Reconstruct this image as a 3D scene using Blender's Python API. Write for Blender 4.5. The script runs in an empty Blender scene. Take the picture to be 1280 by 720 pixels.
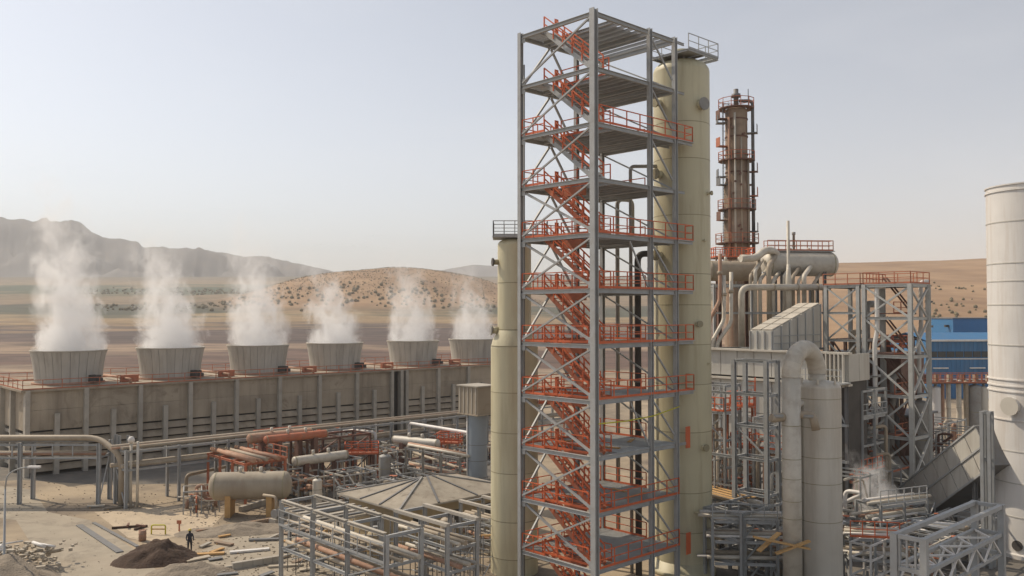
import bpy, math, random
from mathutils import Vector, Matrix
random.seed(7)
R = math.radians
SC = bpy.context.scene
COL = SC.collection

# ------------------------------------------------------------------ camera
EYE = Vector((0, 0, 19.0))
FPX = 1080.0                                   # focal length in photo pixels (1280 wide)
PITCH = math.atan(30 / FPX)
cam = bpy.data.cameras.new('camera'); cam_o = bpy.data.objects.new('camera', cam); COL.objects.link(cam_o)
cam.sensor_width = 36; cam.lens = 36 * FPX / 1280; cam.clip_start = .5; cam.clip_end = 20000
cam_o.location = EYE; cam_o.rotation_euler = (R(90) + PITCH, 0, 0)
SC.camera = cam_o

# ------------------------------------------------------------------ sky, sun, exposure
SUN_AZ = (-0.86, 0.50)                         # horizontal direction towards the sun (left, a little behind)
SUN_EL = R(47)
w = bpy.data.worlds.new('World'); SC.world = w; w.use_nodes = True
nt = w.node_tree; bg = nt.nodes['Background']
sky = nt.nodes.new('ShaderNodeTexSky'); sky.sky_type = 'NISHITA'; sky.sun_disc = False
sky.sun_elevation = SUN_EL; sky.sun_rotation = math.atan2(SUN_AZ[0], SUN_AZ[1])
sky.altitude = 900; sky.air_density = 1.0; sky.dust_density = 2.6; sky.ozone_density = 1.0
hs = nt.nodes.new('ShaderNodeHueSaturation'); hs.inputs['Saturation'].default_value = .42
nt.links.new(sky.outputs[0], hs.inputs['Color'])
# faint high wisps of cloud over the whole dome
wtc = nt.nodes.new('ShaderNodeTexCoord'); wmp = nt.nodes.new('ShaderNodeMapping'); wmp.inputs['Scale'].default_value = (1.4, 1.4, 4.5); wmp.inputs['Rotation'].default_value = (0, .5, .3)
wn = nt.nodes.new('ShaderNodeTexNoise'); wn.inputs['Scale'].default_value = 2.2; wn.inputs['Detail'].default_value = 6; wn.inputs['Distortion'].default_value = .5
wr = nt.nodes.new('ShaderNodeMapRange'); wr.inputs['From Min'].default_value = .52; wr.inputs['From Max'].default_value = .75; wr.inputs['To Max'].default_value = .10
wm = nt.nodes.new('ShaderNodeMix'); wm.data_type = 'RGBA'; wm.inputs['B'].default_value = (7.2, 7.2, 7.2, 1)
nt.links.new(wtc.outputs['Generated'], wmp.inputs[0]); nt.links.new(wmp.outputs[0], wn.inputs[0]); nt.links.new(wn.outputs['Fac'], wr.inputs[0])
nt.links.new(wr.outputs[0], wm.inputs['Factor']); nt.links.new(hs.outputs[0], wm.inputs['A']); nt.links.new(wm.outputs['Result'], bg.inputs[0])
bg.inputs[1].default_value = .14
sun = bpy.data.lights.new('sun', 'SUN'); sun.energy = 3.6; sun.angle = R(.6); sun.color = (1, .87, .69)
sun_o = bpy.data.objects.new('sun', sun); COL.objects.link(sun_o)
sv = Vector((SUN_AZ[0] * math.cos(SUN_EL), SUN_AZ[1] * math.cos(SUN_EL), math.sin(SUN_EL)))
sun_o.rotation_euler = sv.to_track_quat('Z', 'Y').to_euler(); sun_o.location = (-60, 30, 90)
vs = SC.view_settings; vs.view_transform = 'Standard'; vs.look = 'None'; vs.gamma = 1; vs.exposure = .04
vs.use_curve_mapping = False
cy = SC.cycles; cy.max_bounces = 8; cy.diffuse_bounces = 2; cy.glossy_bounces = 2; cy.volume_bounces = 5
cy.transparent_max_bounces = 6; cy.use_denoising = True; cy.volume_step_rate = 2.0; cy.volume_max_steps = 128

# ------------------------------------------------------------------ survey helpers (photo pixel -> place)
FWD = Vector((0, math.cos(PITCH), math.sin(PITCH))); UPV = Vector((0, -math.sin(PITCH), math.cos(PITCH)))
def ray(px, py): return Vector((1, 0, 0)) * (px - 640) + UPV * (360 - py) + FWD * FPX
def P(px, py, Y):
    d = ray(px, py); return EYE + d * (Y / d.y)
def G(px, py, z=0.0):
    d = ray(px, py); return EYE + d * ((z - EYE.z) / d.z)
def flat(px, Y, z=0.0):
    p = P(px, 390, Y); return Vector((p.x, p.y, z))
GRID = R(43)                                   # the plant's building grid
U = Vector((math.cos(GRID), math.sin(GRID), 0)); V = Vector((-math.sin(GRID), math.cos(GRID), 0)); Z = Vector((0, 0, 1))

# ------------------------------------------------------------------ materials
MATS = {}
def mat(name, col, rough=.65, metal=0, var=.12, scale=.8, dirt=None, amt=.3, dscale=1.2, streak=False, rnd=.08, bump=0, bscale=6, stain=None):
    m = bpy.data.materials.new(name); m.use_nodes = True; t = m.node_tree; N = t.nodes; L = t.links
    b = N['Principled BSDF']; b.inputs['Roughness'].default_value = rough; b.inputs['Metallic'].default_value = metal
    g = N.new('ShaderNodeNewGeometry')
    n1 = N.new('ShaderNodeTexNoise'); n1.inputs['Scale'].default_value = scale; n1.inputs['Detail'].default_value = 5
    L.new(g.outputs['Position'], n1.inputs['Vector'])
    oi = N.new('ShaderNodeObjectInfo')
    a = N.new('ShaderNodeMath'); a.operation = 'MULTIPLY_ADD'; a.inputs[1].default_value = 2 * var * 1.6; a.inputs[2].default_value = 1 - var * 1.6 - rnd
    L.new(n1.outputs['Fac'], a.inputs[0])
    a2 = N.new('ShaderNodeMath'); a2.operation = 'MULTIPLY_ADD'; a2.inputs[1].default_value = 2 * rnd
    L.new(oi.outputs['Random'], a2.inputs[0]); L.new(a.outputs[0], a2.inputs[2])
    mx = N.new('ShaderNodeVectorMath'); mx.operation = 'SCALE'; mx.inputs[0].default_value = col
    L.new(a2.outputs[0], mx.inputs['Scale'])
    out = mx.outputs[0]
    if dirt:
        n2 = N.new('ShaderNodeTexNoise'); n2.inputs['Scale'].default_value = dscale; n2.inputs['Detail'].default_value = 8; n2.inputs['Roughness'].default_value = .65
        if streak:
            mp = N.new('ShaderNodeMapping'); mp.inputs['Scale'].default_value = (1, 1, .09)
            L.new(g.outputs['Position'], mp.inputs['Vector']); L.new(mp.outputs[0], n2.inputs['Vector'])
        else:
            L.new(g.outputs['Position'], n2.inputs['Vector'])
        mr = N.new('ShaderNodeMapRange'); mr.inputs['From Min'].default_value = .48; mr.inputs['From Max'].default_value = .72; mr.inputs['To Max'].default_value = amt
        L.new(n2.outputs['Fac'], mr.inputs['Value'])
        mm = N.new('ShaderNodeMix'); mm.data_type = 'RGBA'; mm.inputs['B'].default_value = (*dirt, 1)
        L.new(mr.outputs[0], mm.inputs['Factor']); L.new(out, mm.inputs['A']); out = mm.outputs['Result']
    if stain:                                  # (colour, amount, scale): blotches with a shape of their own
        n4 = N.new('ShaderNodeTexNoise'); n4.inputs['Scale'].default_value = stain[2]; n4.inputs['Detail'].default_value = 7; n4.inputs['Roughness'].default_value = .7; n4.inputs['Distortion'].default_value = 1.2
        L.new(g.outputs['Position'], n4.inputs['Vector'])
        q = N.new('ShaderNodeMapRange'); q.inputs['From Min'].default_value = .54; q.inputs['From Max'].default_value = .66; q.inputs['To Max'].default_value = stain[1]
        L.new(n4.outputs['Fac'], q.inputs['Value'])
        mq = N.new('ShaderNodeMix'); mq.data_type = 'RGBA'; mq.inputs['B'].default_value = (*stain[0], 1)
        L.new(q.outputs[0], mq.inputs['Factor']); L.new(out, mq.inputs['A']); out = mq.outputs['Result']
    L.new(out, b.inputs['Base Color'])
    if bump:
        bp = N.new('ShaderNodeBump'); bp.inputs['Strength'].default_value = bump; bp.inputs['Distance'].default_value = .1
        n3 = N.new('ShaderNodeTexNoise'); n3.inputs['Scale'].default_value = bscale; n3.inputs['Detail'].default_value = 6
        L.new(g.outputs['Position'], n3.inputs['Vector']); L.new(n3.outputs['Fac'], bp.inputs['Height']); L.new(bp.outputs[0], b.inputs['Normal'])
    MATS[name] = m
    return m
mat('galv', (.38, .385, .38), .6, .1, .1, 1.5, (.26, .22, .17), .35, 2)
mat('galv_light', (.50, .50, .475), .6, .05, .1, 1.5, (.33, .27, .2), .35, 2)
mat('galv_dark', (.17, .17, .17), .6, .2, .12, 1.5, (.16, .10, .06), .4, 2)
mat('grating', (.44, .445, .43), .7, .2, .12, 2)
mat('orange', (.64, .135, .045), .55, 0, .12, 1.5, (.30, .10, .06), .4, 3)
mat('orange_old', (.47, .15, .075), .7, 0, .18, 1.5, (.28, .20, .14), .5, 2)
mat('cream', (.56, .51, .345), .5, 0, .09, .35, (.33, .26, .15), .5, 1.6, True, .045)
mat('seam', (.31, .27, .17), .6, 0, .1, 1)
mat('concrete', (.385, .32, .24), .9, 0, .2, .35, (.22, .18, .135), .75, .8, True, .10, .25, 5, ((.16, .125, .09), .55, .22))
mat('concrete_light', (.42, .38, .32), .9, 0, .12, .5, (.25, .22, .18), .5, .8)
mat('stave', (.46, .43, .375), .7, 0, .07, .6, (.19, .16, .13), .5, 1.0, True, .07)
mat('insul', (.60, .555, .475), .55, .05, .08, .6, (.30, .22, .14), .4, .9, True, .03)
mat('insul_pipe', (.56, .51, .425), .55, .05, .1, 1, (.30, .22, .15), .45, 1.4)
mat('duct', (.52, .495, .44), .6, .05, .09, .5, (.24, .19, .14), .45, .9, True, .05)
mat('white', (.72, .69, .65), .5, 0, .09, .3, (.46, .37, .28), .5, 1.2, True, .05)
mat('rust', (.30, .22, .155), .85, 0, .28, 1, (.24, .10, .05), .85, 1.0, True, .06)
mat('rust_pipe', (.38, .215, .14), .8, 0, .2, 1.2, (.45, .36, .27), .5, 1.5)
mat('pipe_tan', (.37, .305, .225), .65, 0, .14, 1, (.25, .17, .11), .45, 1.5)
mat('pipe_grey', (.30, .29, .27), .6, .1, .12, 1, (.20, .15, .1), .45, 1.5)
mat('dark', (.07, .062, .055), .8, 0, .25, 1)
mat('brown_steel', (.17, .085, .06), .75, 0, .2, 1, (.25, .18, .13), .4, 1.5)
mat('blue', (.03, .15, .32), .6, 0, .12, .3, (.10, .17, .27), .5, .5, True, .12)
mat('bluegrey', (.26, .30, .34), .55, .1, .08, .5, (.2, .2, .2), .3, 1, True)
mat('timber', (.50, .30, .12), .8, 0, .18, 2)
mat('road', (.345, .295, .225), .95, 0, .2, .5, (.37, .31, .235), .85, .22, False, 0, .3, 3, ((.17, .145, .115), .6, .16))
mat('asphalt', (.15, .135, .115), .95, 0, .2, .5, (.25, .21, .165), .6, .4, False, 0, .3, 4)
mat('tank_tan', (.36, .305, .23), .7, 0, .18, .6, (.22, .16, .11), .5, 1.2, True)
mat('slab', (.49, .395, .28), .95, 0, .10, .5, (.33, .27, .20), .5, .4, False, .03, .3, 4, ((.25, .2, .15), .6, .35))
mat('soil', (.065, .038, .025), .95, 0, .3, 1.2, (.11, .08, .058), .5, 1, False, 0, .9, 5)
mat('gravel', (.26, .215, .165), .95, 0, .25, 1.5, (.33, .27, .2), .6, 1.5, False, .05, .9, 8)
mat('tanwall', (.42, .33, .20), .85, 0, .08, .6, (.28, .22, .14), .4, 1, True)
mat('roofing', (.35, .305, .24), .9, 0, .15, .7, (.20, .16, .12), .7, .9, False, .08, 0, 6, ((.15, .12, .09), .7, .5))
mat('scrap', (.46, .40, .31), .7, 0, .2, 2, (.30, .22, .15), .5, 2)
mat('yellow', (.55, .50, .04), .6)
mat('cloth', (.035, .035, .045), .9); mat('skin', (.35, .2, .13), .7); mat('helmet', (.6, .45, .08), .4)
mat('bush', (.17, .14, .08), .9, 0, .3, .5)
mat('glass', (.03, .035, .04), .2)

# ------------------------------------------------------------------ mesh helpers
class MB:
    def __init__(s): s.v = []; s.f = []; s.sm = []
    def quad(s, a, b, c, d, smooth=False):
        n = len(s.v); s.v += [tuple(a), tuple(b), tuple(c), tuple(d)]; s.f.append((n, n + 1, n + 2, n + 3)); s.sm.append(smooth)
    def box(s, c, size, rz=0):
        c = Vector(c); hx, hy, hz = size[0] / 2, size[1] / 2, size[2] / 2; M = Matrix.Rotation(rz, 3, 'Z'); n = len(s.v)
        for z in (-hz, hz):
            for x, y in ((-hx, -hy), (hx, -hy), (hx, hy), (-hx, hy)): s.v.append(tuple(c + M @ Vector((x, y, z))))
        for q in ((3, 2, 1, 0), (4, 5, 6, 7), (0, 1, 5, 4), (1, 2, 6, 5), (2, 3, 7, 6), (3, 0, 4, 7)): s.f.append(tuple(n + i for i in q)); s.sm.append(False)
        return s
    def bar(s, p0, p1, w, h=None):
        h = h or w; p0 = Vector(p0); p1 = Vector(p1); d = (p1 - p0).normalized()
        side = d.cross(Z); side = Vector((1, 0, 0)) if side.length < 1e-4 else side.normalized()
        up = side.cross(d); n = len(s.v)
        for p in (p0, p1):
            for a, b in ((-1, -1), (1, -1), (1, 1), (-1, 1)): s.v.append(tuple(p + side * (a * w / 2) + up * (b * h / 2)))
        for q in ((0, 1, 2, 3), (7, 6, 5, 4), (0, 4, 5, 1), (1, 5, 6, 2), (2, 6, 7, 3), (3, 7, 4, 0)): s.f.append(tuple(n + i for i in q)); s.sm.append(False)
        return s
    def rings(s, rings, cap=True, smooth=True):
        n0 = len(s.v); k = len(rings[0])
        for r in rings: s.v += [tuple(p) for p in r]
        for i in range(len(rings) - 1):
            for j in range(k):
                a = n0 + i * k + j; b = n0 + i * k + (j + 1) % k
                s.f.append((a, b, b + k, a + k)); s.sm.append(smooth)
        if cap:
            s.f.append(tuple(n0 + j for j in range(k))[::-1]); s.sm.append(False)
            e = n0 + (len(rings) - 1) * k; s.f.append(tuple(e + j for j in range(k))); s.sm.append(False)
        return s
    def lathe(s, prof, n=24, c=(0, 0, 0), cap=True, smooth=True):
        c = Vector(c)
        return s.rings([[c + Vector((r * math.cos(2 * math.pi * j / n), r * math.sin(2 * math.pi * j / n), z)) for j in range(n)] for r, z in prof], cap, smooth)
    def tube(s, pts, r, n=10, smooth=True):
        pts = [Vector(p) for p in pts]; rs = []
        d0 = (pts[1] - pts[0]).normalized(); side = d0.cross(Z)
        side = Vector((1, 0, 0)) if side.length < 1e-3 else side.normalized()
        for i, p in enumerate(pts):
            d = (pts[min(i + 1, len(pts) - 1)] - pts[max(i - 1, 0)]).normalized()
            side = (side - d * side.dot(d)).normalized(); up = d.cross(side)
            rs.append([p + (side * math.cos(2 * math.pi * j / n) + up * math.sin(2 * math.pi * j / n)) * r for j in range(n)])
        return s.rings(rs, True, smooth)
    def mesh(s, name, m):
        me = bpy.data.meshes.new(name); me.from_pydata(s.v, [], s.f); me.polygons.foreach_set('use_smooth', s.sm)
        me.materials.append(MATS[m] if isinstance(m, str) else m); me.update(); return me
    def build(s, name, m, parent=None, loc=None, rz=0):
        return inst(name, s.mesh(name, m), parent, loc, rz)
def inst(name, me, parent=None, loc=None, rz=0):
    o = bpy.data.objects.new(name, me); COL.objects.link(o)
    if loc is not None: o.location = loc
    if rz: o.rotation_euler[2] = rz
    if parent: o.parent = parent
    return o
LABELS = {}
def tag(o, label, cat, group=None, kind=None):
    o['label'] = label; o['category'] = cat
    if group: o['group'] = group
    if kind: o['kind'] = kind
    return o
def thing(name, label, cat, loc=(0, 0, 0), rz=0, group=None):
    o = bpy.data.objects.new(name, None); COL.objects.link(o); o.empty_display_size = .5
    o.location = loc; o.rotation_euler = (0, 0, rz); return tag(o, label, cat, group)
def struct(o): o['kind'] = 'structure'; return o

_bc = {}
def beam_mesh(w, h, l, m, prof):
    k = (round(w, 3), round(h, 3), round(l, 2), m, prof)
    if k not in _bc:
        b = MB(); l = k[2]
        if prof == 'H':
            t = min(w, h) * .14
            pts = [(-w/2, -h/2), (w/2, -h/2), (w/2, -h/2 + t), (t/2, -h/2 + t), (t/2, h/2 - t), (w/2, h/2 - t), (w/2, h/2), (-w/2, h/2), (-w/2, h/2 - t), (-t/2, h/2 - t), (-t/2, -h/2 + t), (-w/2, -h/2 + t)]
        else:
            pts = [(-w/2, -h/2), (w/2, -h/2), (w/2, h/2), (-w/2, h/2)]
        b.rings([[Vector((0, x, y)) for x, y in pts], [Vector((l, x, y)) for x, y in pts]], True, False)
        _bc[k] = b.mesh('beam', m)
    return _bc[k]
def beam(par, name, p0, p1, w=.25, h=None, m='galv', prof='H', spin=0):
    h = h or w; p0 = Vector(p0); p1 = Vector(p1); d = p1 - p0; l = d.length; d.normalize()
    side = Z.cross(d); side = Vector((0, 1, 0)) if side.length < 1e-4 else side.normalized()
    up = d.cross(side)
    M = Matrix((d, side, up)).transposed().to_4x4()
    if spin: M = M @ Matrix.Rotation(spin, 4, 'X')
    M.translation = p0
    o = inst(name, beam_mesh(w, h, l, m, prof), par); o.matrix_basis = M; return o
def bend(pts, rb, n=5):
    pts = [Vector(p) for p in pts]; out = [pts[0]]
    for i in range(1, len(pts) - 1):
        a, b, c = pts[i - 1], pts[i], pts[i + 1]; d1 = (a - b); d2 = (c - b); r = min(rb, d1.length * .49, d2.length * .49)
        d1.normalize(); d2.normalize(); s0 = b + d1 * r; s1 = b + d2 * r
        for k in range(n + 1):
            t = k / n; out.append(s0 * (1 - t) ** 2 + b * 2 * t * (1 - t) + s1 * t * t)
    return out + [pts[-1]]
def pipe(par, name, pts, r, m='pipe_tan', rb=None, n=10):
    return MB().tube(bend(pts, rb or r * 3) if len(pts) > 2 else pts, r, n).build(name, m, par)
def handrail(par, pts, m='orange', h=1.1, sp=1.4, t=.06, toe=True, name='handrail'):
    """one welded railing: posts, top rail, knee rail and toe plate"""
    b = MB(); pts = [Vector(p) for p in pts]; hz = Vector((0, 0, h))
    for a, c in zip(pts, pts[1:]):
        d = c - a; n = max(1, round(d.length / sp))
        for i in range(n + 1):
            q = a + d * (i / n); b.bar(q, q + hz, t, t)
        b.bar(a + hz, c + hz, t, t); b.bar(a + hz * .52, c + hz * .52, t * .85, t * .85)
        if toe: b.bar(a + Vector((0, 0, .08)), c + Vector((0, 0, .08)), .02, .15)
    return b.build(name, m, par)
def ladder(par, p0, p1, w=.45, m='orange', side=None, cage=False):
    b = MB(); p0 = Vector(p0); p1 = Vector(p1); s = Vector(side or (1, 0, 0)).normalized() * (w / 2); d = p1 - p0
    b.bar(p0 - s, p1 - s, .06); b.bar(p0 + s, p1 + s, .06)
    n = int(d.length / .35)
    for i in range(1, n): q = p0 + d * (i / n); b.bar(q - s, q + s, .035)
    if cage:
        f = s.cross(Z).normalized() * .7
        n2 = max(2, int(d.length / 1.1))
        for i in range(n2 + 1):
            q = p0 + d * ((i + .3) / (n2 + .6)); b.bar(q - s, q - s + f, .035); b.bar(q + s, q + s + f, .035); b.bar(q - s + f, q + s + f, .035)
        b.bar(p0 - s + f, p1 - s + f, .03); b.bar(p0 + s + f, p1 + s + f, .03)
    return b.build('ladder', m, par)
def dome(r, z, k=.5, n=6, up=1):
    return [(max(r * math.cos(math.pi / 2 * i / n), .01), z + up * r * k * math.sin(math.pi / 2 * i / n)) for i in range(n + 1)]
def ring(par, r, z, m='seam', t=.03, h=.06, n=32, c=(0, 0), name='weld_seam'):
    return MB().lathe([(r - .02, z - h/2), (r + t, z - h/2), (r + t, z + h/2), (r - .02, z + h/2)], n, (c[0], c[1], 0), False, False).build(name, m, par)

# ================================================================== the setting: ground, fields, hills
def interp(tab, x):
    if x <= tab[0][0]: return tab[0][1]
    for (a, b), (c, d) in zip(tab, tab[1:]):
        if x <= c:
            t = (x - a) / (c - a); return b + (d - b) * t
    return tab[-1][1]
def sstep(a, b, x):
    t = max(0, min(1, (x - a) / (b - a))); return t * t * (3 - 2 * t)
from mathutils import noise as mnoise
def fbm(x, y, s, o=4): return mnoise.fractal(Vector((x / s, y / s, 3.7)), 1.0, 2.0, o)
VALLEY = [(-9e9, 0), (230, 0), (300, 1.6), (400, 4.2), (600, 9.5), (800, 15.5), (1100, 31), (1500, 55), (2000, 88), (2500, 120), (3200, 150), (7000, 160)]
def height(x, y):
    if y < 200: return 0.0
    z = interp(VALLEY, y)
    s = x / max(y, 1)
    # near brown hill behind the right of the plant
    r = sstep(.16, .36, s)
    prof = interp([(230, 0), (330, 9), (500, 28), (700, 52), (900, 73), (1000, 76), (1200, 66), (1600, 60), (7000, 60)], y)
    z = z * (1 - r) + (prof + 4 * math.sin(x / 70) * sstep(400, 900, y)) * r
    # bush-dotted hill in the valley
    hx, hy = x + 150, y - 1150
    z += 43 * math.exp(-(hx / 105) ** 2 - (hy / 220) ** 2) + 22 * math.exp(-((x + 275) / 70) ** 2 - ((y - 1150) / 180) ** 2) + 13 * math.exp(-((x + 45) / 60) ** 2 - ((y - 1200) / 180) ** 2)
    z += fbm(x, y, 140) * 2.2 * sstep(300, 900, y)
    return z
ys = [-160, -60, 0, 40, 80, 120, 160, 200, 230]
yy = 230
while yy < 7000: yy *= 1.026; ys.append(yy)
ss = [-1.5 + 3.0 * i / 150 for i in range(151)]
b = MB(); nS = len(ss)
for y in ys:
    for s in ss:
        x = s * (max(y, 0) + 160); b.v.append((x, y, height(x, y)))
for i in range(len(ys) - 1):
    for j in range(nS - 1):
        a = i * nS + j; b.f.append((a, a + 1, a + nS + 1, a + nS)); b.sm.append(True)
# ground material: sand in the plant, bands of fields up the valley
m = bpy.data.materials.new('earth'); m.use_nodes = True; t = m.node_tree; N = t.nodes; L = t.links
bs = N['Principled BSDF']; bs.inputs['Roughness'].default_value = .95
g = N.new('ShaderNodeNewGeometry'); sp = N.new('ShaderNodeSeparateXYZ'); L.new(g.outputs['Position'], sp.inputs[0])
mp = N.new('ShaderNodeMapping'); mp.inputs['Scale'].default_value = (.0045, .016, .01); L.new(g.outputs['Position'], mp.inputs[0])
n1 = N.new('ShaderNodeTexNoise'); n1.inputs['Scale'].default_value = 1; n1.inputs['Detail'].default_value = 7; n1.inputs['Roughness'].default_value = .6; L.new(mp.outputs[0], n1.inputs[0])
lg = N.new('ShaderNodeMath'); lg.operation = 'LOGARITHM'; lg.inputs[1].default_value = math.e
mxm = N.new('ShaderNodeMath'); mxm.operation = 'MAXIMUM'; mxm.inputs[1].default_value = 150; L.new(sp.outputs['Y'], mxm.inputs[0]); L.new(mxm.outputs[0], lg.inputs[0])
mr = N.new('ShaderNodeMapRange'); mr.inputs['From Min'].default_value = math.log(200); mr.inputs['From Max'].default_value = math.log(3200); L.new(lg.outputs[0], mr.inputs[0])
ad = N.new('ShaderNodeMath'); ad.operation = 'MULTIPLY_ADD'; ad.inputs[1].default_value = .24; L.new(n1.outputs['Fac'], ad.inputs[0])
ad2 = N.new('ShaderNodeMath'); ad2.operation = 'SUBTRACT'; ad2.inputs[1].default_value = .12; L.new(mr.outputs[0], ad2.inputs[0]); L.new(ad2.outputs[0], ad.inputs[2])
rp = N.new('ShaderNodeValToRGB'); L.new(ad.outputs[0], rp.inputs[0])
def lf(Y): return (math.log(Y) - math.log(200)) / (math.log(3200) - math.log(200))
stops = [(200, (.34, .26, .18)), (255, (.35, .26, .175)), (275, (.17, .098, .068)), (335, (.15, .09, .066)), (350, (.34, .235, .155)), (395, (.29, .20, .135)), (415, (.12, .078, .062)), (530, (.105, .073, .062)),
         (545, (.32, .21, .12)), (610, (.10, .07, .058)), (650, (.33, .22, .11)), (780, (.34, .24, .125)), (850, (.07, .075, .042)), (1000, (.075, .075, .045)), (1060, (.28, .19, .11)),
         (1300, (.25, .18, .10)), (1420, (.06, .085, .038)), (1700, (.065, .09, .045)), (1850, (.33, .24, .14)), (2100, (.28, .2, .125)), (2400, (.17, .14, .09)), (3100, (.18, .15, .11))]
cr = rp.color_ramp
while len(cr.elements) < len(stops): cr.elements.new(.5)
for e, (Y, c) in zip(cr.elements, stops): e.position = max(0, min(1, lf(Y))); e.color = (*c, 1)
# hill soil where the ground is the dry hill (right side or the knoll), by height above the valley fields
hillx = N.new('ShaderNodeMath'); hillx.operation = 'DIVIDE'; L.new(sp.outputs['X'], hillx.inputs[0]); L.new(mxm.outputs[0], hillx.inputs[1])
hr = N.new('ShaderNodeMapRange'); hr.inputs['From Min'].default_value = .22; hr.inputs['From Max'].default_value = .30; L.new(hillx.outputs[0], hr.inputs[0])
# knoll mask: ellipse around (-140,1150)
kx = N.new('ShaderNodeMapping'); kx.inputs['Location'].default_value = (165 / 210, -1130 / 330, 0); kx.inputs['Scale'].default_value = (1 / 210, 1 / 330, 0); L.new(g.outputs['Position'], kx.inputs[0])
kl = N.new('ShaderNodeVectorMath'); kl.operation = 'LENGTH'; L.new(kx.outputs[0], kl.inputs[0])
km = N.new('ShaderNodeMapRange'); km.inputs['From Min'].default_value = 1.05; km.inputs['From Max'].default_value = .85; L.new(kl.outputs['Value'], km.inputs[0])
mxk = N.new('ShaderNodeMath'); mxk.operation = 'MAXIMUM'; L.new(hr.outputs[0], mxk.inputs[0]); L.new(km.outputs[0], mxk.inputs[1])
n2 = N.new('ShaderNodeTexNoise'); n2.inputs['Scale'].default_value = .02; n2.inputs['Detail'].default_value = 8; n2.inputs['Roughness'].default_value = .6; L.new(g.outputs['Position'], n2.inputs[0])
r2 = N.new('ShaderNodeValToRGB'); L.new(n2.outputs['Fac'], r2.inputs[0])
r2.color_ramp.elements[0].position = .34; r2.color_ramp.elements[0].color = (.23, .135, .07, 1); r2.color_ramp.elements[1].position = .68; r2.color_ramp.elements[1].color = (.38, .24, .13, 1)
# furrows, tracks and scrub too fine to model: small-scale mottling of the soil colour
mp5 = N.new('ShaderNodeMapping'); mp5.inputs['Scale'].default_value = (.03, .09, .05); L.new(g.outputs['Position'], mp5.inputs[0])
n5 = N.new('ShaderNodeTexNoise'); n5.inputs['Scale'].default_value = 1; n5.inputs['Detail'].default_value = 8; n5.inputs['Roughness'].default_value = .7; L.new(mp5.outputs[0], n5.inputs[0])
r5 = N.new('ShaderNodeMapRange'); r5.inputs['From Min'].default_value = .36; r5.inputs['From Max'].default_value = .64; r5.inputs['To Min'].default_value = .42; r5.inputs['To Max'].default_value = 1.05; L.new(n5.outputs['Fac'], r5.inputs[0])
sc5 = N.new('ShaderNodeVectorMath'); sc5.operation = 'SCALE'; L.new(rp.outputs[0], sc5.inputs[0]); L.new(r5.outputs[0], sc5.inputs['Scale'])
mh = N.new('ShaderNodeMix'); mh.data_type = 'RGBA'; L.new(mxk.outputs[0], mh.inputs['Factor']); L.new(sc5.outputs[0], mh.inputs['A']); L.new(r2.outputs[0], mh.inputs['B'])
# plant yard: dusty sand with darker trodden patches
n3 = N.new('ShaderNodeTexNoise'); n3.inputs['Scale'].default_value = .09; n3.inputs['Detail'].default_value = 9; n3.inputs['Roughness'].default_value = .62; L.new(g.outputs['Position'], n3.inputs[0])
r3 = N.new('ShaderNodeValToRGB'); L.new(n3.outputs['Fac'], r3.inputs[0])
for e, (p_, c) in zip(r3.color_ramp.elements, ((.36, (.16, .128, .096, 1)), (.62, (.395, .31, .21, 1)))): e.position = p_; e.color = c
nm = N.new('ShaderNodeMapRange'); nm.inputs['From Min'].default_value = 190; nm.inputs['From Max'].default_value = 240; L.new(sp.outputs['Y'], nm.inputs[0])
mf = N.new('ShaderNodeMix'); mf.data_type = 'RGBA'; L.new(nm.outputs[0], mf.inputs['Factor']); L.new(r3.outputs[0], mf.inputs['A']); L.new(mh.outputs['Result'], mf.inputs['B'])
L.new(mf.outputs['Result'], bs.inputs['Base Color'])
bp = N.new('ShaderNodeBump'); bp.inputs['Strength'].default_value = .5; bp.inputs['Distance'].default_value = .15
n4 = N.new('ShaderNodeTexNoise'); n4.inputs['Scale'].default_value = 1.6; n4.inputs['Detail'].default_value = 8; L.new(g.outputs['Position'], n4.inputs[0]); L.new(n4.outputs['Fac'], bp.inputs['Height']); L.new(bp.outputs[0], bs.inputs['Normal'])
struct(b.build('ground', m))

# far mountain ridge on the left, another low one behind the knoll
mat('mountain', (.145, .138, .138), .95, 0, .25, .006, (.22, .19, .165), .7, .01, False, 0, .6, .03)
def ridge(name, Y0, table, depth, base, rough, seed):
    b = MB(); nx, ny = 420, 26; x0, x1 = table[0][0], table[-1][0]
    for j in range(ny):
        t = j / (ny - 1); y = Y0 - depth + depth * 1.5 * t
        for i in range(nx):
            px = x0 + (x1 - x0) * i / (nx - 1)
            X = (px - 640) / FPX * y
            top = 19 + (390 - interp(table, px)) * Y0 / FPX
            f = sstep(0, .667, t) if t < .667 else 1 - sstep(.667, 1.3, t)
            z = base - 30 + (top - base + 30) * (f ** 1.25) + fbm(X + seed, y, 260, 6) * rough * (1 - abs(2 * f - 1)) * 2.6 + fbm(X + seed, y, 60, 4) * rough * .2 * f
            b.v.append((X, y, z))
    for j in range(ny - 1):
        for i in range(nx - 1):
            a = j * nx + i; b.f.append((a, a + 1, a + nx + 1, a + nx)); b.sm.append(True)
    return struct(b.build(name, 'mountain'))
ridge('mountain_ridge', 3300, [(-420, 300), (-250, 285), (-120, 268), (0, 272), (40, 278), (47, 276), (50, 273), (57, 273), (61, 278), (65, 276.5), (70, 277), (73, 279), (80, 276), (88, 275.5), (91, 278), (98, 278), (104, 283), (112, 290), (130, 296), (172, 302), (178, 309), (250, 314), (300, 320), (325, 321), (375, 331), (425, 343), (470, 352), (560, 360)], 800, 140, 44, 0)
ridge('mountain_ridge', 4200, [(380, 352), (440, 341), (458, 336), (470, 340), (520, 344), (556, 337), (590, 331), (625, 333), (680, 342), (760, 352), (860, 356)], 700, 160, 10, 900)

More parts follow.
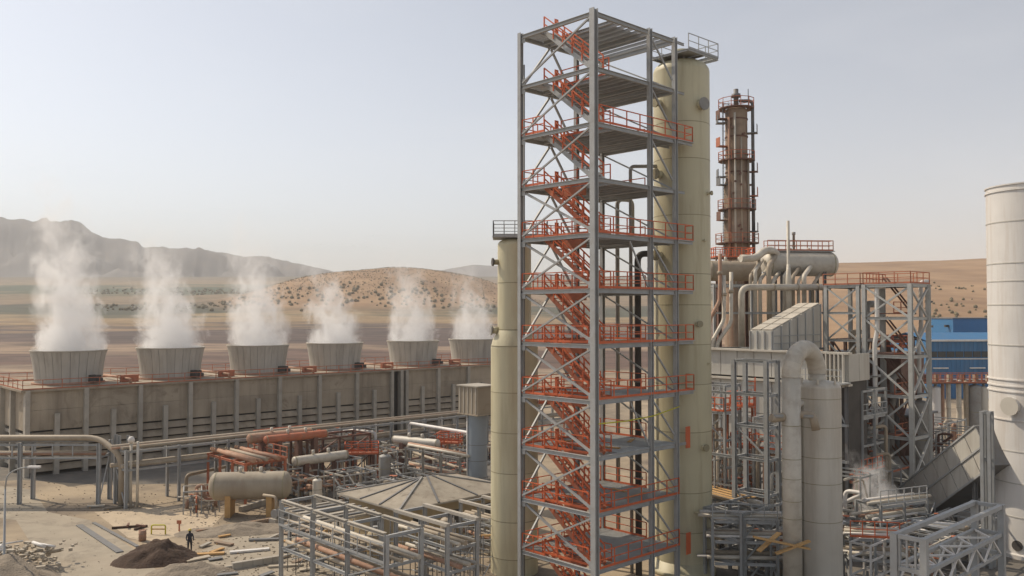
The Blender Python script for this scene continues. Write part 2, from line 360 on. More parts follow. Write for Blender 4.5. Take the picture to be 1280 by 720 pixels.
# low bushes dotted over the knoll: nobody could count them
b = MB(); rnd = random.Random(3)
for i in range(4000):
    a = rnd.uniform(-1, 1); c = rnd.uniform(-1, 1); x = -150 + a * 190; y = 1080 + c * 170
    if (a / 1) ** 2 + c * c > 1: continue
    s = rnd.uniform(.22, .62) * rnd.choice((1, 1, 1, 1.5)); z = height(x, y)
    b.lathe([(s * .5, z - .3), (s, z + s * .5), (s * .7, z + s * 1.1), (.1, z + s * 1.5)], 6, (x, y, 0))
for i in range(900):
    s_ = rnd.uniform(-.5, -.02); y = rnd.choice((960, 1400, 1470, 1560, 885)) * rnd.gauss(1, .03); x = s_ * y
    s = rnd.uniform(.9, 2.4); z = height(x, y)
    b.lathe([(s * .5, z - .5), (s, z + s * .5), (s * .7, z + s * 1.1), (.1, z + s * 1.5)], 6, (x, y, 0))
for i in range(160):
    px = rnd.uniform(1150, 1260); y = rnd.choice((330, 345, 380, 420, 470, 560)) * rnd.gauss(1, .04); x = (px - 640) / FPX * y
    s = rnd.uniform(.4, 1.2); z = height(x, y)
    b.lathe([(s * .5, z - .3), (s, z + s * .5), (s * .7, z + s * 1.1), (.1, z + s * 1.5)], 6, (x, y, 0))
tag(b.build('hillside_scrub', 'bush'), 'dark scrub bushes dotted over the tan hill and fields', 'bushes', kind='stuff')

# --- yard surfaces
def sheet(name, px, z, m, par=None):
    b = MB(); v = [G(x, y, z) for x, y in px]; b.v = [tuple(p) for p in v]; b.f = [tuple(range(len(v)))]; b.sm = [False]
    o = b.build(name, m)
    return struct(o)
sheet('road', [(-60, 600), (40, 612), (60, 640), (112, 650), (176, 692), (240, 760), (-10, 800), (52, 700), (20, 650), (-60, 640)][::-1], .006, 'road')
sheet('road', [(-80, 578), (300, 566), (330, 572), (270, 604), (120, 606), (30, 600), (-80, 604)][::-1], .004, 'asphalt')  # dark strip laid as shade between the pipe bridge and cooling tower
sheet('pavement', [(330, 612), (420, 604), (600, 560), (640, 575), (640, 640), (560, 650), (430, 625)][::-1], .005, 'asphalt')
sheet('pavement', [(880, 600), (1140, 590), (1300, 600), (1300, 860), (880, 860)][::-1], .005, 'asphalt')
sheet('pavement', [(118, 640), (225, 632), (282, 640), (262, 662), (186, 678), (160, 672)][::-1], .011, 'slab')
sheet('pavement', [(230, 700), (350, 640), (470, 650), (470, 760), (250, 760)][::-1], .010, 'road')
for a, c, w_ in (((99, 657), (150, 691), .55), ((117, 654), (172, 684), .3)):
    p, q = G(*a), G(*c); p.z = q.z = .05
    struct(MB().bar(p, q, w_, .1).build('kerb', 'galv_dark'))

# ================================================================== cooling tower with six fan stacks
C0 = flat(35, 100)
ct = thing('cooling_tower', 'long weathered concrete cooling tower with six round fan stacks on its deck', 'cooling tower', C0, GRID)
DECK, LEN, WID = 10.0, 81.0, 15.0
cols = [0.0] + [6.35 * i for i in range(1, 9)] + [52.6] + [53.6 + 6.35 * i for i in range(0, 5)]
pan = {}
def panel(l, h, t, m='concrete'):
    k = (round(l, 2), round(h, 2), t, m)
    if k not in pan: pan[k] = MB().box((0, 0, 0), (l, t, h)).mesh('wall_panel', m)
    return pan[k]
for i, x in enumerate(cols):
    inst('column', panel(.5, DECK - .1, .9, 'concrete_light'), ct, (x, -.1, (DECK - .1) / 2))
    if i + 1 < len(cols) and cols[i + 1] - x > 2:
        l = cols[i + 1] - x - .5; mx_ = x + (cols[i + 1] - x) / 2
        inst('wall_panel', panel(l, 2.35, .3), ct, (mx_, .1, 8.75)); inst('wall_panel', panel(l, 2.35, .3), ct, (mx_, .1, 6.38))
        inst('half_column', panel(.55, 7.1, .7, 'concrete_light'), ct, (mx_, -.12, 3.55))
        for q in range(5):
            o = inst('louvre_slab', panel(l, .82, .12, 'concrete'), ct, (mx_, .0, 4.6 - q * .95)); o.rotation_euler[0] = R(-30)
for i in range(4):
    y = i * WID / 3
    if i: inst('column', panel(.5, DECK - .1, .9, 'concrete_light'), ct, (-.1, y, (DECK - .1) / 2), R(90))
    if i < 3:
        inst('wall_panel', panel(WID / 3 - .5, 4.7, .3), ct, (.1, y + WID / 6, 7.5), R(90))
        for q in range(5): inst('louvre_slab', panel(WID / 3 - .5, .42, .12, 'concrete_light'), ct, (.05, y + WID / 6, 4.55 - q * .95), R(90))
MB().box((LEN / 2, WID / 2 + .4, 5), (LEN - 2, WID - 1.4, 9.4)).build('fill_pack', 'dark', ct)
MB().box((LEN / 2 - .2, WID / 2, DECK - .12), (LEN + 1, WID + .9, .24)).build('deck', 'concrete', ct)
handrail(ct, [(-.5, WID, DECK), (-.5, -.3, DECK), (LEN, -.3, DECK)], 'orange_old', 1.1, 2.1, .07)
handrail(ct, [(-.5, WID, DECK), (LEN, WID, DECK)], 'orange_old', 1.1, 2.1, .07)
for x in (12.9, 26, 39, 53, 67):          # pipework and deck boxes between the stacks
    b = MB()
    b.box((x, 4.2, DECK + .45), (2.2, .5, .9)); b.build('deck_box', 'orange_old', ct)
    pipe(ct, 'deck_pipe', [(x - .6, 12, DECK + .5), (x - .6, 2, DECK + .5), (x - .6, 2, DECK)], .16, 'rust_pipe')
STACKS = [6.6, 19.5, 32.4, 45.4, 60.6, 74.0]
NS = 26; HS = 4.1
def srad(t): return 3.85 + .55 * t ** 1.7
st_me = MB()
for k in range(7):
    pass
prof = [(srad(i / 5), HS * i / 5) for i in range(6)]
a0, a1 = -math.pi / NS * .955, math.pi / NS * .955
rows = [[Vector((r * math.cos(a), r * math.sin(a), z)) for a, r in ((a0, r_), (0, r_ + .015), (a1, r_), (a1, r_ - .12), (a0, r_ - .12))] for r_, z in prof]
st_me.rings(rows, True, False); stave = st_me.mesh('stave', 'stave')
lin = MB().lathe([(srad(i / 5) - .06, HS * i / 5 - (.05 if i == 5 else 0)) for i in range(6)], 48, cap=False).mesh('liner', 'galv_dark')
rim = MB().lathe([(srad(1) - .16, HS - .05), (srad(1) + .08, HS - .05), (srad(1) + .08, HS + .1), (srad(1) - .16, HS + .1), (srad(1) - .16, HS - .05)], 48, cap=False, smooth=False).mesh('rim', 'concrete_light')
skirt = MB().lathe([(srad(0) + .35, 0), (srad(0) + .35, .2), (srad(0) - .1, .2)], 48, cap=False, smooth=False).mesh('skirt', 'rust_pipe')
motor = MB().box((4.5, 0, .7), (1.3, .8, .9)).box((5.3, 0, .55), (.7, .5, .5)).mesh('fan_motor', 'dark')
for x in STACKS:
    f = inst('fan_stack', lin, ct, (x, 7.5, DECK))
    for k in range(NS): inst('stave', stave, f, (0, 0, 0), 2 * math.pi * k / NS)
    inst('rim', rim, f); inst('skirt', skirt, f); inst('fan_motor', motor, f, (0, 0, 0), R(-66))
    fan = MB()
    for k in range(6):
        a = k * math.pi / 3; fan.bar((.3 * math.cos(a), .3 * math.sin(a), 1.6), (3.6 * math.cos(a), 3.6 * math.sin(a), 1.7), .6, .06)
    fan.lathe([(.5, 1.4), (.5, 1.9)], 12); fan.build('fan', 'galv_dark', f)

# ================================================================== steam
def steam_mat(name, H, R0, R1, dens, seed, nscale=.34, top=.75, lean=0.0):
    m = bpy.data.materials.new(name); m.use_nodes = True; t = m.node_tree; N = t.nodes; L = t.links
    N.remove(N['Principled BSDF']); out = N['Material Output']
    v = N.new('ShaderNodeVolumePrincipled'); v.inputs['Color'].default_value = (.995, .99, .985, 1); v.inputs['Anisotropy'].default_value = .25
    tc = N.new('ShaderNodeTexCoord'); s = N.new('ShaderNodeSeparateXYZ'); L.new(tc.outputs['Object'], s.inputs[0])
    def M(op, a, b=None, c=None):
        n = N.new('ShaderNodeMath'); n.operation = op
        for i, q in enumerate((a, b, c)):
            if q is None: continue
            if isinstance(q, (int, float)): n.inputs[i].default_value = q
            else: L.new(q, n.inputs[i])
        return n.outputs[0]
    h = M('DIVIDE', s.outputs['Z'], H)
    sx = M('MULTIPLY_ADD', M('MULTIPLY', h, h), lean, s.outputs['X'])
    rad = M('SQRT', M('ADD', M('MULTIPLY', sx, sx), M('MULTIPLY', s.outputs['Y'], s.outputs['Y'])))
    rel = M('DIVIDE', rad, M('MULTIPLY_ADD', h, R1 - R0, R0))
    mp = N.new('ShaderNodeMapping'); mp.inputs['Scale'].default_value = (1, 1, .7); mp.inputs['Location'].default_value = (seed * 7.3, seed * 3.1, seed * 5.7)
    L.new(tc.outputs['Object'], mp.inputs[0])
    nz = N.new('ShaderNodeTexNoise'); nz.inputs['Scale'].default_value = nscale; nz.inputs['Detail'].default_value = 4.5; nz.inputs['Roughness'].default_value = .66; nz.inputs['Distortion'].default_value = .6
    L.new(mp.outputs[0], nz.inputs[0])
    # noise 0.3..0.7 ; threshold grows with radius and with height
    thr = M('ADD', M('MULTIPLY', M('POWER', rel, 2.4), .25), M('MULTIPLY', M('POWER', M('MAXIMUM', h, 0.0), .9), .27))
    d = M('SUBTRACT', nz.outputs['Fac'], M('ADD', thr, .25))
    d = M('MINIMUM', M('MAXIMUM', M('MULTIPLY', d, 6.0), 0.0), 1.0)
    d = M('MULTIPLY', d, M('MULTIPLY', dens, M('MAXIMUM', M('SUBTRACT', 1.0, M('MULTIPLY', h, top)), 0.0)))
    L.new(d, v.inputs['Density']); L.new(v.outputs[0], out.inputs['Volume'])
    m.cycles.volume_step_rate = 1.0 if hasattr(m.cycles, 'volume_step_rate') else 1.0
    return m
NTH = ['over the leftmost fan stack', 'over the second fan stack from the left', 'over the third fan stack from the left', 'over the fourth fan stack from the left', 'over the fifth fan stack from the left', 'over the fan stack nearest the slim cream vessel']
for i, x in enumerate(STACKS):
    p = C0 + U * x + V * 7.5 + Z * (DECK + HS - .6)
    H = [23, 18.5, 20, 15.5, 18, 16.5][i]
    sm = steam_mat('steam', H, 4.3, 5.4, [.62, .56, .48, .42, .34, .34][i], i + 1, .5, .85, [3.0, 4.2, 2.6, 4.5, 3.2, 3.6][i])
    o = MB().lathe([(4.2, 0), (4.22, .5), (5.4, 2.5), (6.4, H * .5), (8.2, H)], 20).build('steam_plume', sm, None, p)
    tag(o, 'white steam plume rising ' + NTH[i], 'steam', 'steam plumes above the fan stacks', 'stuff')

# ================================================================== the tall stair tower
T0 = flat(743, 54)
tw = thing('stair_tower', 'tall open grey steel stair tower with orange handrails and stairs', 'stair tower', T0, GRID)
LX, LY, MX = 8.45, 6.7, 5.65
LEV = [38 - 3.5 * k for k in range(11)]
for x, y in ((0, 0), (0, LY), (LX, 0), (LX, LY), (MX, 0), (MX, LY)):
    wd = .40 if (x == 0 and y == 0) else .29
    beam(tw, 'column', (x, y, 0), (x, y, 38.15), wd, wd, 'galv', 'H')
    MB().box((x, y, .02), (.8, .8, .04)).build('base_plate', 'galv', tw)
SX0, SX1 = .55, 1.55                                  # stair strip
fl_me = MB()
for x in (SX0, SX1): fl_me.bar((x, .5, -3.5), (x, 5.0, 0), .06, .3)
fl_me2 = fl_me.mesh('stair_stringer', 'orange_old'); fl_me = fl_me.mesh('stair_stringer', 'galv')
tread = MB().box((0, 0, 0), (.94, .27, .05)).mesh('tread', 'orange_old'); tread2 = MB().box((0, 0, 0), (.94, .27, .05)).mesh('tread', 'galv')
fr = MB()
for x in (SX0 - .04, SX1 + .04):
    for q in range(6):
        t_ = q / 5; a = Vector((x, .6 + 4.3 * t_, -3.42 + 3.34 * t_)); fr.bar(a, a + Vector((0, 0, 1.05)), .075)
    for hh in (1.05, .55): fr.bar((x, .6, -3.42 + hh), (x, 4.9, -.08 + hh), .075)
fr = fr.mesh('stair_rail', 'orange')
FRONT = {2, 4, 5, 6, 7, 9, 10}
def grate(x0, x1, y0, y1):
    g_ = MB(); n_ = int((y1 - y0) / .125)
    for i in range(n_): y = y0 + (i + .5) * (y1 - y0) / n_; g_.box(((x0 + x1) / 2, y, 0), (x1 - x0, .05, .04))
    for i in range(7): x = x0 + (i + .5) * (x1 - x0) / 7; g_.box((x, (y0 + y1) / 2, -.03), (.05, y1 - y0, .03))
    return g_.mesh('deck_grating', 'grating')
gr_full, gr_top, gr_land = grate(2.2, 8.4, .03, LY - .03), grate(2.5, 6.3, 1.0, LY - .03), grate(.05, 2.1, 5.05, 6.65)
joist = beam_mesh(.1, .2, LY - .3, 'galv', 'H')
for k, z in enumerate(LEV):
    zb = z - .16
    # perimeter and cross beams butt against the columns
    for p0, p1, hh in (((0, .2, zb), (0, LY - .2, zb), .26), ((.2, 0, zb), (MX - .2, 0, zb), .28), ((MX + .2, 0, zb), (LX - .2, 0, zb), .28), ((.2, LY, zb), (MX - .2, LY, zb), .26),
                       ((MX + .2, LY, zb), (LX - .2, LY, zb), .3), ((LX, .2, zb), (LX, LY - .2, zb), .3), ((MX, .2, zb), (MX, LY - .2, zb), .3), ((2.1, .2, zb), (2.1, LY - .2, zb), .24)):
        beam(tw, 'beam', p0, p1, .2, hh, 'galv', 'H')
    for x in (2.8, 3.5, 4.2, 4.95, 6.35, 7.05, 7.75):
        o = inst('joist', joist, tw); o.matrix_basis = Matrix.Translation((x, .15, z - .13)) @ Matrix.Rotation(R(90), 4, 'Z')
    if k != 0:
        inst('deck_grating', gr_full, tw, (0, 0, z))['kind'] = 'stuff'
    else:
        inst('deck_grating', gr_top, tw, (0, 0, z))['kind'] = 'stuff'
    inst('landing_grating', gr_land, tw, (0, 0, z - .002))['kind'] = 'stuff'
    beam(tw, 'joist', (.12, 5.05, z - .13), (2.0, 5.05, z - .13), .1, .2)
    if k < 10:
        z1 = LEV[k + 1]
        beam(tw, 'brace', (-.05, LY - .25, z1 + .15), (-.05, .25, z - .35), .11, .11, 'galv', 'L')
        if k >= 3: beam(tw, 'brace', (.1, LY - .25, z - .35), (.1, .25, z1 + .15), .14, .14, 'galv', 'L')
        # back face and small right bay
        beam(tw, 'brace', (.3, LY, z1 + .1), (MX / 2, LY, z - .35), .13, .13, 'galv', 'L')
        beam(tw, 'brace', (MX - .3, LY, z1 + .1), (MX / 2 + .2, LY, z - .35), .13, .13, 'galv', 'L')
        beam(tw, 'brace', (MX + .2, .02, z - .4), (LX - .25, .02, z - 2.9), .1, .1, 'galv', 'L')
        beam(tw, 'brace', (LX, .3, z1 + .1), (LX, LY - .3, z - .35), .1, .1, 'galv', 'L')
        for yv in (LY - .28, .28):
            MB().box((-.02, yv, z1 + .22), (.03, .42, .42)).build('gusset_plate', 'galv', tw); MB().box((-.02, yv, z - .42), (.03, .42, .36)).build('gusset_plate', 'galv', tw)
        if k >= 3: beam(tw, 'brace', (MX - .2, .03, z1 + .1), (MX * .62, .03, z - .35), .09, .09, 'galv', 'L') if k % 3 == 1 else None
    # stairs
    f = inst('stair_stringer', fl_me2 if k >= 3 else fl_me, tw, (0, 0, z))
    for q in range(15): inst('tread', tread if k >= 3 else tread2, f, ((SX0 + SX1) / 2, .5 + 4.5 * (q + .5) / 15, -3.5 + 3.5 * (q + .5) / 15))
    inst('stair_rail', fr, f)
    # rails
    if k >= 2:
        handrail(tw, [(-.02, 6.5, z), (-.02, 4.4, z)], 'orange', sp=1.0); handrail(tw, [(2.15, 4.9, z), (2.15, .5, z)], 'orange')
        handrail(tw, [(.3, LY - .05, z), (LX - .3, LY - .05, z)], 'orange'); handrail(tw, [(LX - .05, 2.6, z), (LX - .05, LY - .2, z)], 'orange'); handrail(tw, [(.4, 5.0, z), (.4, .9, z)], 'orange') if k >= 4 else None
    else:
        if k: handrail(tw, [(2.15, 4.9, z), (2.15, .6, z)], 'orange')
    for yv in (4.95,):
        b = MB()                                      # small orange gate panel at the stair head
        b.box((1.75, yv, z + .55), (.35, .05, 1.1)); b.build('gate_panel', 'orange', tw)
    if k >= 3: MB().box((1.8, 3.3, z - .45), (.5, 1.6, .55)).build('kick_panel', 'orange_old', tw)
    if k in FRONT:
        handrail(tw, [(.35, -.12, z), (LX + .1, -.12, z)], 'orange')
        if k < 9:
            MB().box((LX + 1.05, .75, z - .002), (1.9, 1.9, .05)).build('side_platform', 'grating', tw)
            beam(tw, 'beam', (LX + .12, -.05, z - .14), (LX + 1.95, -.05, z - .14), .1, .2); beam(tw, 'beam', (LX + .12, 1.6, z - .14), (LX + 1.5, 1.6, z - .14), .1, .2)
            handrail(tw, [(LX + .1, -.12, z), (LX + 1.9, -.12, z), (LX + 1.9, .55, z)], 'orange', sp=.9)
    else:
        beam(tw, 'beam', (LX + .12, 0, z - .14), (LX + 1.1, 0, z - .14), .1, .18)
rr = random.Random(5)
for k in (3, 5, 6, 8, 9):                             # junction boxes, cable conduits and boards left on the decks
    z = LEV[k]
    MB().box((MX + .3, .25, z + 1.2), (.4, .2, .6)).build('junction_box', 'bluegrey', tw)
    for q in range(3): MB().box((2.6 + rr.uniform(0, 4.5), rr.uniform(1.2, 5.6), z + .07), (rr.uniform(.9, 2.4), .25, .06), rr.uniform(0, 3)).build('scaffold_board', 'timber', tw)
pipe(tw, 'cable_conduit', [(MX + .24, .05, 0), (MX + .24, .05, 37.6)], .045, 'galv_dark'); pipe(tw, 'cable_conduit', [(.26, LY - .1, 0), (.26, LY - .1, 36)], .05, 'galv_dark')
pipe(tw, 'safety_rope', [(.1, -.25, 12.05), (2.8, -.27, 12.0), (5.5, -.27, 12.1), (LX, -.25, 12.5)], .04, 'yellow')
for z in (9.6, 2.2): MB().box((LX + 1.6, .2, z + .6), (.5, .05, 1.5)).build('gate_panel', 'orange', tw)

# ================================================================== cream process vessels beside the tower
VR = 2.07; vb = flat(853, 64); VT = P(853, 92, 64).z
ve = thing('process_column', 'tall wide cream cylindrical process column against the right of the stair tower', 'vessel', vb)
MB().lathe([(VR + .25, 0), (VR + .25, .3), (VR + .05, .35), (VR, 1)], 40).build('skirt', 'cream', ve)
MB().lathe(dome(VR, VT, .5, 8), 48, cap=False).build('top_head', 'cream', ve)
CZ = [VT] + [P(853, y, 62).z for y in (151, 197, 268, 342, 381, 431, 481, 541, 617, 667)] + [1.0]
for a_, c_ in zip(CZ, CZ[1:]): MB().lathe([(VR, c_), (VR, a_)], 48, cap=False).build('shell_course', 'cream', ve)
for z_ in CZ[1:-1]: ring(ve, VR, z_, t=.01, h=.055)
def manhole(par, base, ang, z, r, R0, m='cream', cover='seam'):
    """flanged opening on a vessel wall, pointing along ang"""
    d = Vector((math.cos(ang), math.sin(ang), 0)); p0 = base + d * (R0 - .1) + Z * z
    o = MB().tube([p0, p0 + d * .45], r, 18).build('manhole', m, par)
    MB().tube([p0 + d * .46, p0 + d * .56], r + .1, 18).build('cover', cover, o)
    return o
OZ = Vector((0, 0, 0))
manhole(ve, OZ, R(-60), P(870, 130, 62).z, .36, VR, 'cream', 'pipe_grey')
manhole(ve, OZ, R(-150), P(828, 215, 62).z, .3, VR); manhole(ve, OZ, R(-150), P(828, 318, 62).z, .3, VR); manhole(ve, OZ, R(-150), P(828, 125, 62).z, .25, VR)
top = VT + VR * .5
for i, (py, an, rr_) in enumerate(((300, -52, .14), (405, -70, .17), (455, -40, .12), (560, -58, .2), (640, -75, .14), (240, -38, .1))):
    d = Vector((math.cos(R(an)), math.sin(R(an)), 0)); z_ = P(853, py, 62).z
    if i % 2: o = MB().tube([d * (VR - .1) + Z * z_, d * (VR + .28) + Z * z_], rr_, 12).build('nozzle', 'cream', ve); MB().tube([d * (VR + .28) + Z * z_, d * (VR + .36) + Z * z_], rr_ + .07, 12).build('flange', 'seam', o)
    else: MB().box(d * (VR + .05) + Z * z_, (.3, .3, .12), R(an)).build('support_cleat', 'cream', ve)
MB().lathe([(.45, top - .2), (.45, top + .5), (.7, top + .5), (.7, top + .65), (.01, top + .65)], 16).build('top_nozzle', 'cream', ve)
pl = thing('vessel_platform', 'square grey railed platform over the head of the tall wide cream column', 'platform', vb + Z * (top - .1), GRID)
for p0, p1 in (((-2.0, -2.1, 0), (1.7, -2.1, 0)), ((-2.0, 1.2, 0), (1.7, 1.2, 0)), ((-2.0, -2.0, 0), (-2.0, 1.1, 0)), ((1.7, -2.0, 0), (1.7, 1.1, 0)), ((0, -2.0, 0), (0, 1.1, 0)), ((.9, -2.0, 0), (.9, 1.1, 0))):
    beam(pl, 'beam', p0, p1, .1, .16)
for s1 in (-1.0, 1.0):
    for s2 in (-1, .6): beam(pl, 'leg', (s1, s2, -.5), (s1, s2, -.05), .1, .1)
MB().box((-1.0, -.45, .1), (1.9, 3.1, .03)).build('deck_grating', 'grating', pl)
handrail(pl, [(-2, -2.1, .08), (1.7, -2.1, .08), (1.7, 1.2, .08), (-2, 1.2, .08)], 'galv', t=.05, sp=1.2)
# slim stepped vessel
sb = flat(643, 64); r1, r2 = 1.74, 1.24
zs0, zs1, zt = P(643, 434, 64).z, P(643, 412, 64).z, P(643, 306, 64).z
s = thing('process_column', 'slim cream column with a narrower upper half, left of the stair tower', 'vessel', sb)
SZ = [zs0] + [P(643, y, 62).z for y in (492, 543, 594, 655, 702)] + [0]
for a_, c_ in zip(SZ, SZ[1:]): MB().lathe([(r1, c_), (r1, a_)], 40, cap=False).build('shell_course', 'cream', s)
MB().lathe([(r1, zs0), (r1 * .93, zs0 + .5), (r2, zs1)], 40, cap=False).build('cone', 'cream', s)
MB().lathe([(r2, zs1), (r2, zt)], 40, cap=False).build('upper_shell', 'cream', s)
MB().lathe(dome(r2, zt, .4), 40, cap=False).build('top_head', 'cream', s)
for z_ in SZ[1:-1]: ring(s, r1, z_, t=.01, h=.055)
for y in (433, 353): ring(s, r1 if y == 433 else r2, P(643, y, 62.5).z, t=.012, h=.06)
ring(s, r2, zs1, t=.02, h=.08)
manhole(s, OZ, R(-168), P(617, 413, 63).z, .26, r2 + .1, 'cream', 'pipe_grey'); manhole(s, OZ, R(-165), P(620, 327, 63).z, .2, r2, 'seam', 'dark')
pl = thing('vessel_platform', 'small grey railed platform on top of the slim cream column', 'platform', sb + Z * (zt + .15), 0)
MB().box((.4, 0, .35), (4.0, 2.6, .1)).build('deck_grating', 'galv', pl)
beam(pl, 'leg', (-.5, 0, -.1), (-.5, 0, .3), .15); beam(pl, 'leg', (.6, 0, -.1), (.6, 0, .3), .15)
handrail(pl, [(-1.55, 1.3, .4), (-1.55, -1.3, .4), (2.4, -1.3, .4), (2.4, 1.3, .4), (-1.55, 1.3, .4)], 'galv', t=.055, sp=.85)
for z in (5.2, 8.9, 12.4):
    q = thing('vessel_platform', {5.2: 'lowest', 8.9: 'middle', 12.4: 'topmost'}[z] + ' orange railed side platform on the slim cream column', 'platform', sb + Vector((1.9, -.6, z)), 0)
    MB().box((.5, 0, 0), (1.4, 2.2, .08)).build('deck_grating', 'orange_old', q)
    beam(q, 'bracket', (-.2, 0, -.08), (1.1, 0, -.08), .08, .12)
    handrail(q, [(-.1, -1.05, .04), (1.15, -1.05, .04), (1.15, 1.05, .04)], 'orange', sp=.6)
# pipes between tower and column
for i, (x0, Y0, y0, x1, y1, r) in enumerate(((788, 63.5, 208, 826, 208, .13), (797, 63, 317, 826, 317, .24))):
    a = P(x0, y0, Y0); e = P(x1, y1, 63.4)
    t_ = thing('riser_pipe', ['slender elbowed pipe entering the wide cream column high up', 'thick dark riser pipe elbowed into the wide cream column'][i], 'pipe', Vector((a.x, a.y, 0)))
    pipe(t_, 'pipe_run', [(0, 0, 0), (0, 0, a.z), (e.x - a.x, e.y - a.y, a.z)], r, ['pipe_grey', 'dark'][i], r * 2.5)
    ring(t_, r, a.z * .6, 'pipe_grey', .08, .12, 16, name='flange'); ring(t_, r, a.z * .3, 'pipe_grey', .08, .12, 16, name='flange')
a = flat(772, 65); t_ = thing('riser_pipe', 'grey riser pipe standing behind the stair tower', 'pipe', a)
pipe(t_, 'pipe_run', [(0, 0, 0), (0, 0, 27.5), (1.2, .4, 27.5), (1.2, .4, 24)], .16, 'pipe_grey')
for z in (6, 14, 21): ring(t_, .16, z, 'pipe_grey', .08, .12, 16, name='flange')

# ================================================================== builders for plant equipment
def frame(name, label, loc, rz, xs, ys, zs, cw=.28, bw=.2, m='galv', xbrace=(), ybrace=(), group=None, cat='steel frame', top=0):
    """open steel frame: columns on the xs/ys grid, beams on each level, X braces on chosen faces (index of y / x line)"""
    t = thing(name, label, cat, loc, rz, group)
    for x in xs:
        for y in ys: beam(t, 'column', (x, y, 0), (x, y, zs[-1] + bw / 2 + top), cw, cw, m)
    for z in zs:
        for y in ys:
            for a, c in zip(xs, xs[1:]): beam(t, 'beam', (a + cw / 2, y, z), (c - cw / 2, y, z), bw * .7, bw, m)
        for x in xs:
            for a, c in zip(ys, ys[1:]): beam(t, 'beam', (x, a + cw / 2, z), (x, c - cw / 2, z), bw * .7, bw, m)
    zz = [0] + list(zs)
    for i in ybrace:                                        # faces x = xs[i]
        for a, c in zip(ys, ys[1:]):
            for z0, z1 in zip(zz, zz[1:]):
                if z1 - z0 < 1.5: continue
                beam(t, 'brace', (xs[i] - .05, a + .15, z0 + .15), (xs[i] - .05, c - .15, z1 - .15), bw * .6, bw * .6, m, 'L'); beam(t, 'brace', (xs[i] + .1, c - .15, z0 + .15), (xs[i] + .1, a + .15, z1 - .15), bw * .6, bw * .6, m, 'L')
    for i in xbrace:                                        # faces y = ys[i]
        for a, c in zip(xs, xs[1:]):
            for z0, z1 in zip(zz, zz[1:]):
                if z1 - z0 < 1.5: continue
                beam(t, 'brace', (a + .15, ys[i] - .05, z0 + .15), (c - .15, ys[i] - .05, z1 - .15), bw * .6, bw * .6, m, 'L'); beam(t, 'brace', (c - .15, ys[i] + .1, z0 + .15), (a + .15, ys[i] + .1, z1 - .15), bw * .6, bw * .6, m, 'L')
    return t
def hvessel(name, label, loc, rz, L, r, z, m='insul', cat='tank', saddle='concrete_light', pm='insul_pipe', group=None):
    """horizontal vessel on saddles; loc on the ground, axis along local x at height z"""
    t = thing(name, label, cat, loc, rz, group)
    n = 24
    def rg(x, rr): return [Vector((x, rr * math.cos(2 * math.pi * j / n), z + rr * math.sin(2 * math.pi * j / n))) for j in range(n)]
    MB().rings([rg(-L / 2, r), rg(L / 2, r)], False).build('shell', m, t)
    for s in (-1, 1):
        rr = [rg(s * (L / 2 + r * .55 * math.sin(a)), max(r * math.cos(a), .01)) for a in [math.pi / 2 * i / 6 for i in range(7)]]
        MB().rings(rr if s > 0 else rr[::-1], False).build('head', m, t)
        MB().rings([rg(s * L / 2 - .05, r + .02), rg(s * L / 2 + .05, r + .02)], False).build('weld_seam', 'seam', t)
        x = s * L * .3
        MB().box((x, 0, (z - r * .6) / 2), (.5, r * 1.7, z - r * .6)).build('saddle', saddle, t)
        MB().tube([(x * .5, 0, z + r * .9), (x * .5, 0, z + r + .45)], .16, 10).build('nozzle', pm, t)
    return t
def vdrum(name, label, loc, r, h, m='insul', base=.6, cat='vessel', group=None):
    t = thing(name, label, cat, loc, 0, group)
    MB().lathe([(r * .9, 0), (r * .9, base), ], 20, cap=False).build('skirt', 'pipe_grey', t)
    MB().lathe([(r, base), (r, base + h)], 24, cap=False).build('shell', m, t)
    MB().lathe(dome(r, base + h, .45), 24, cap=False).build('top_head', m, t)
    for k in (.3, .65): ring(t, r, base + h * k, 'seam', .015, .05, 24)
    MB().lathe([(r * .25, base + h + r * .3), (r * .25, base + h + r * .8), (r * .4, base + h + r * .8), (r * .4, base + h + r)], 12).build('nozzle', 'pipe_grey', t)
    return t
def pump(label, loc, rz, k=1.0, m='pipe_grey', group=None):
    t = thing('pump', label, 'pump', loc, rz, group)
    MB().box((0, 0, .2 * k), (2.0 * k, .8 * k, .4 * k)).build('plinth', 'concrete_light', t)
    MB().tube([(.1 * k, 0, .8 * k), (.95 * k, 0, .8 * k)], .33 * k, 14).build('motor', 'bluegrey', t)
    MB().tube([(-.75 * k, 0, .8 * k), (-.25 * k, 0, .8 * k)], .42 * k, 14).build('casing', m, t)
    pipe(t, 'suction_pipe', [(-.5 * k, 0, 1.1 * k), (-.5 * k, 0, 2.3 * k), (-.5 * k, 1.6 * k, 2.3 * k)], .13 * k, 'pipe_tan')
    return t
def platform(label, loc, rz, lx, ly, z, m='orange', legs='orange_old', name='access_platform', lad=True):
    t = thing(name, label, 'platform', loc, rz)
    for x in (.1, lx - .1):
        for y in (.1, ly - .1): beam(t, 'leg', (x, y, 0), (x, y, z - .1), .15, .15, legs)
    MB().box((lx / 2, ly / 2, z), (lx, ly, .1)).build('deck_grating', legs, t)
    handrail(t, [(0, 0, z + .05), (lx, 0, z + .05), (lx, ly, z + .05), (0, ly, z + .05), (0, 0, z + .05)], m, t=.08, sp=.8)
    if lad: ladder(t, (lx * .3, -.12, 0), (lx * .3, -.12, z + 1), m=m)
    return t
def valve(par, p, r, m='pipe_grey', hw='orange_old'):
    p = Vector(p)
    o = MB().lathe([(r * 1.7, -r), (r * 1.7, r), (r * .8, r), (r * .6, r * 2.6)], 10, p).build('valve_body', m, par)
    MB().lathe([(r * 1.5, r * 2.6), (r * 1.6, r * 2.8), (r * 1.5, r * 3)], 10, p).build('hand_wheel', hw, o)
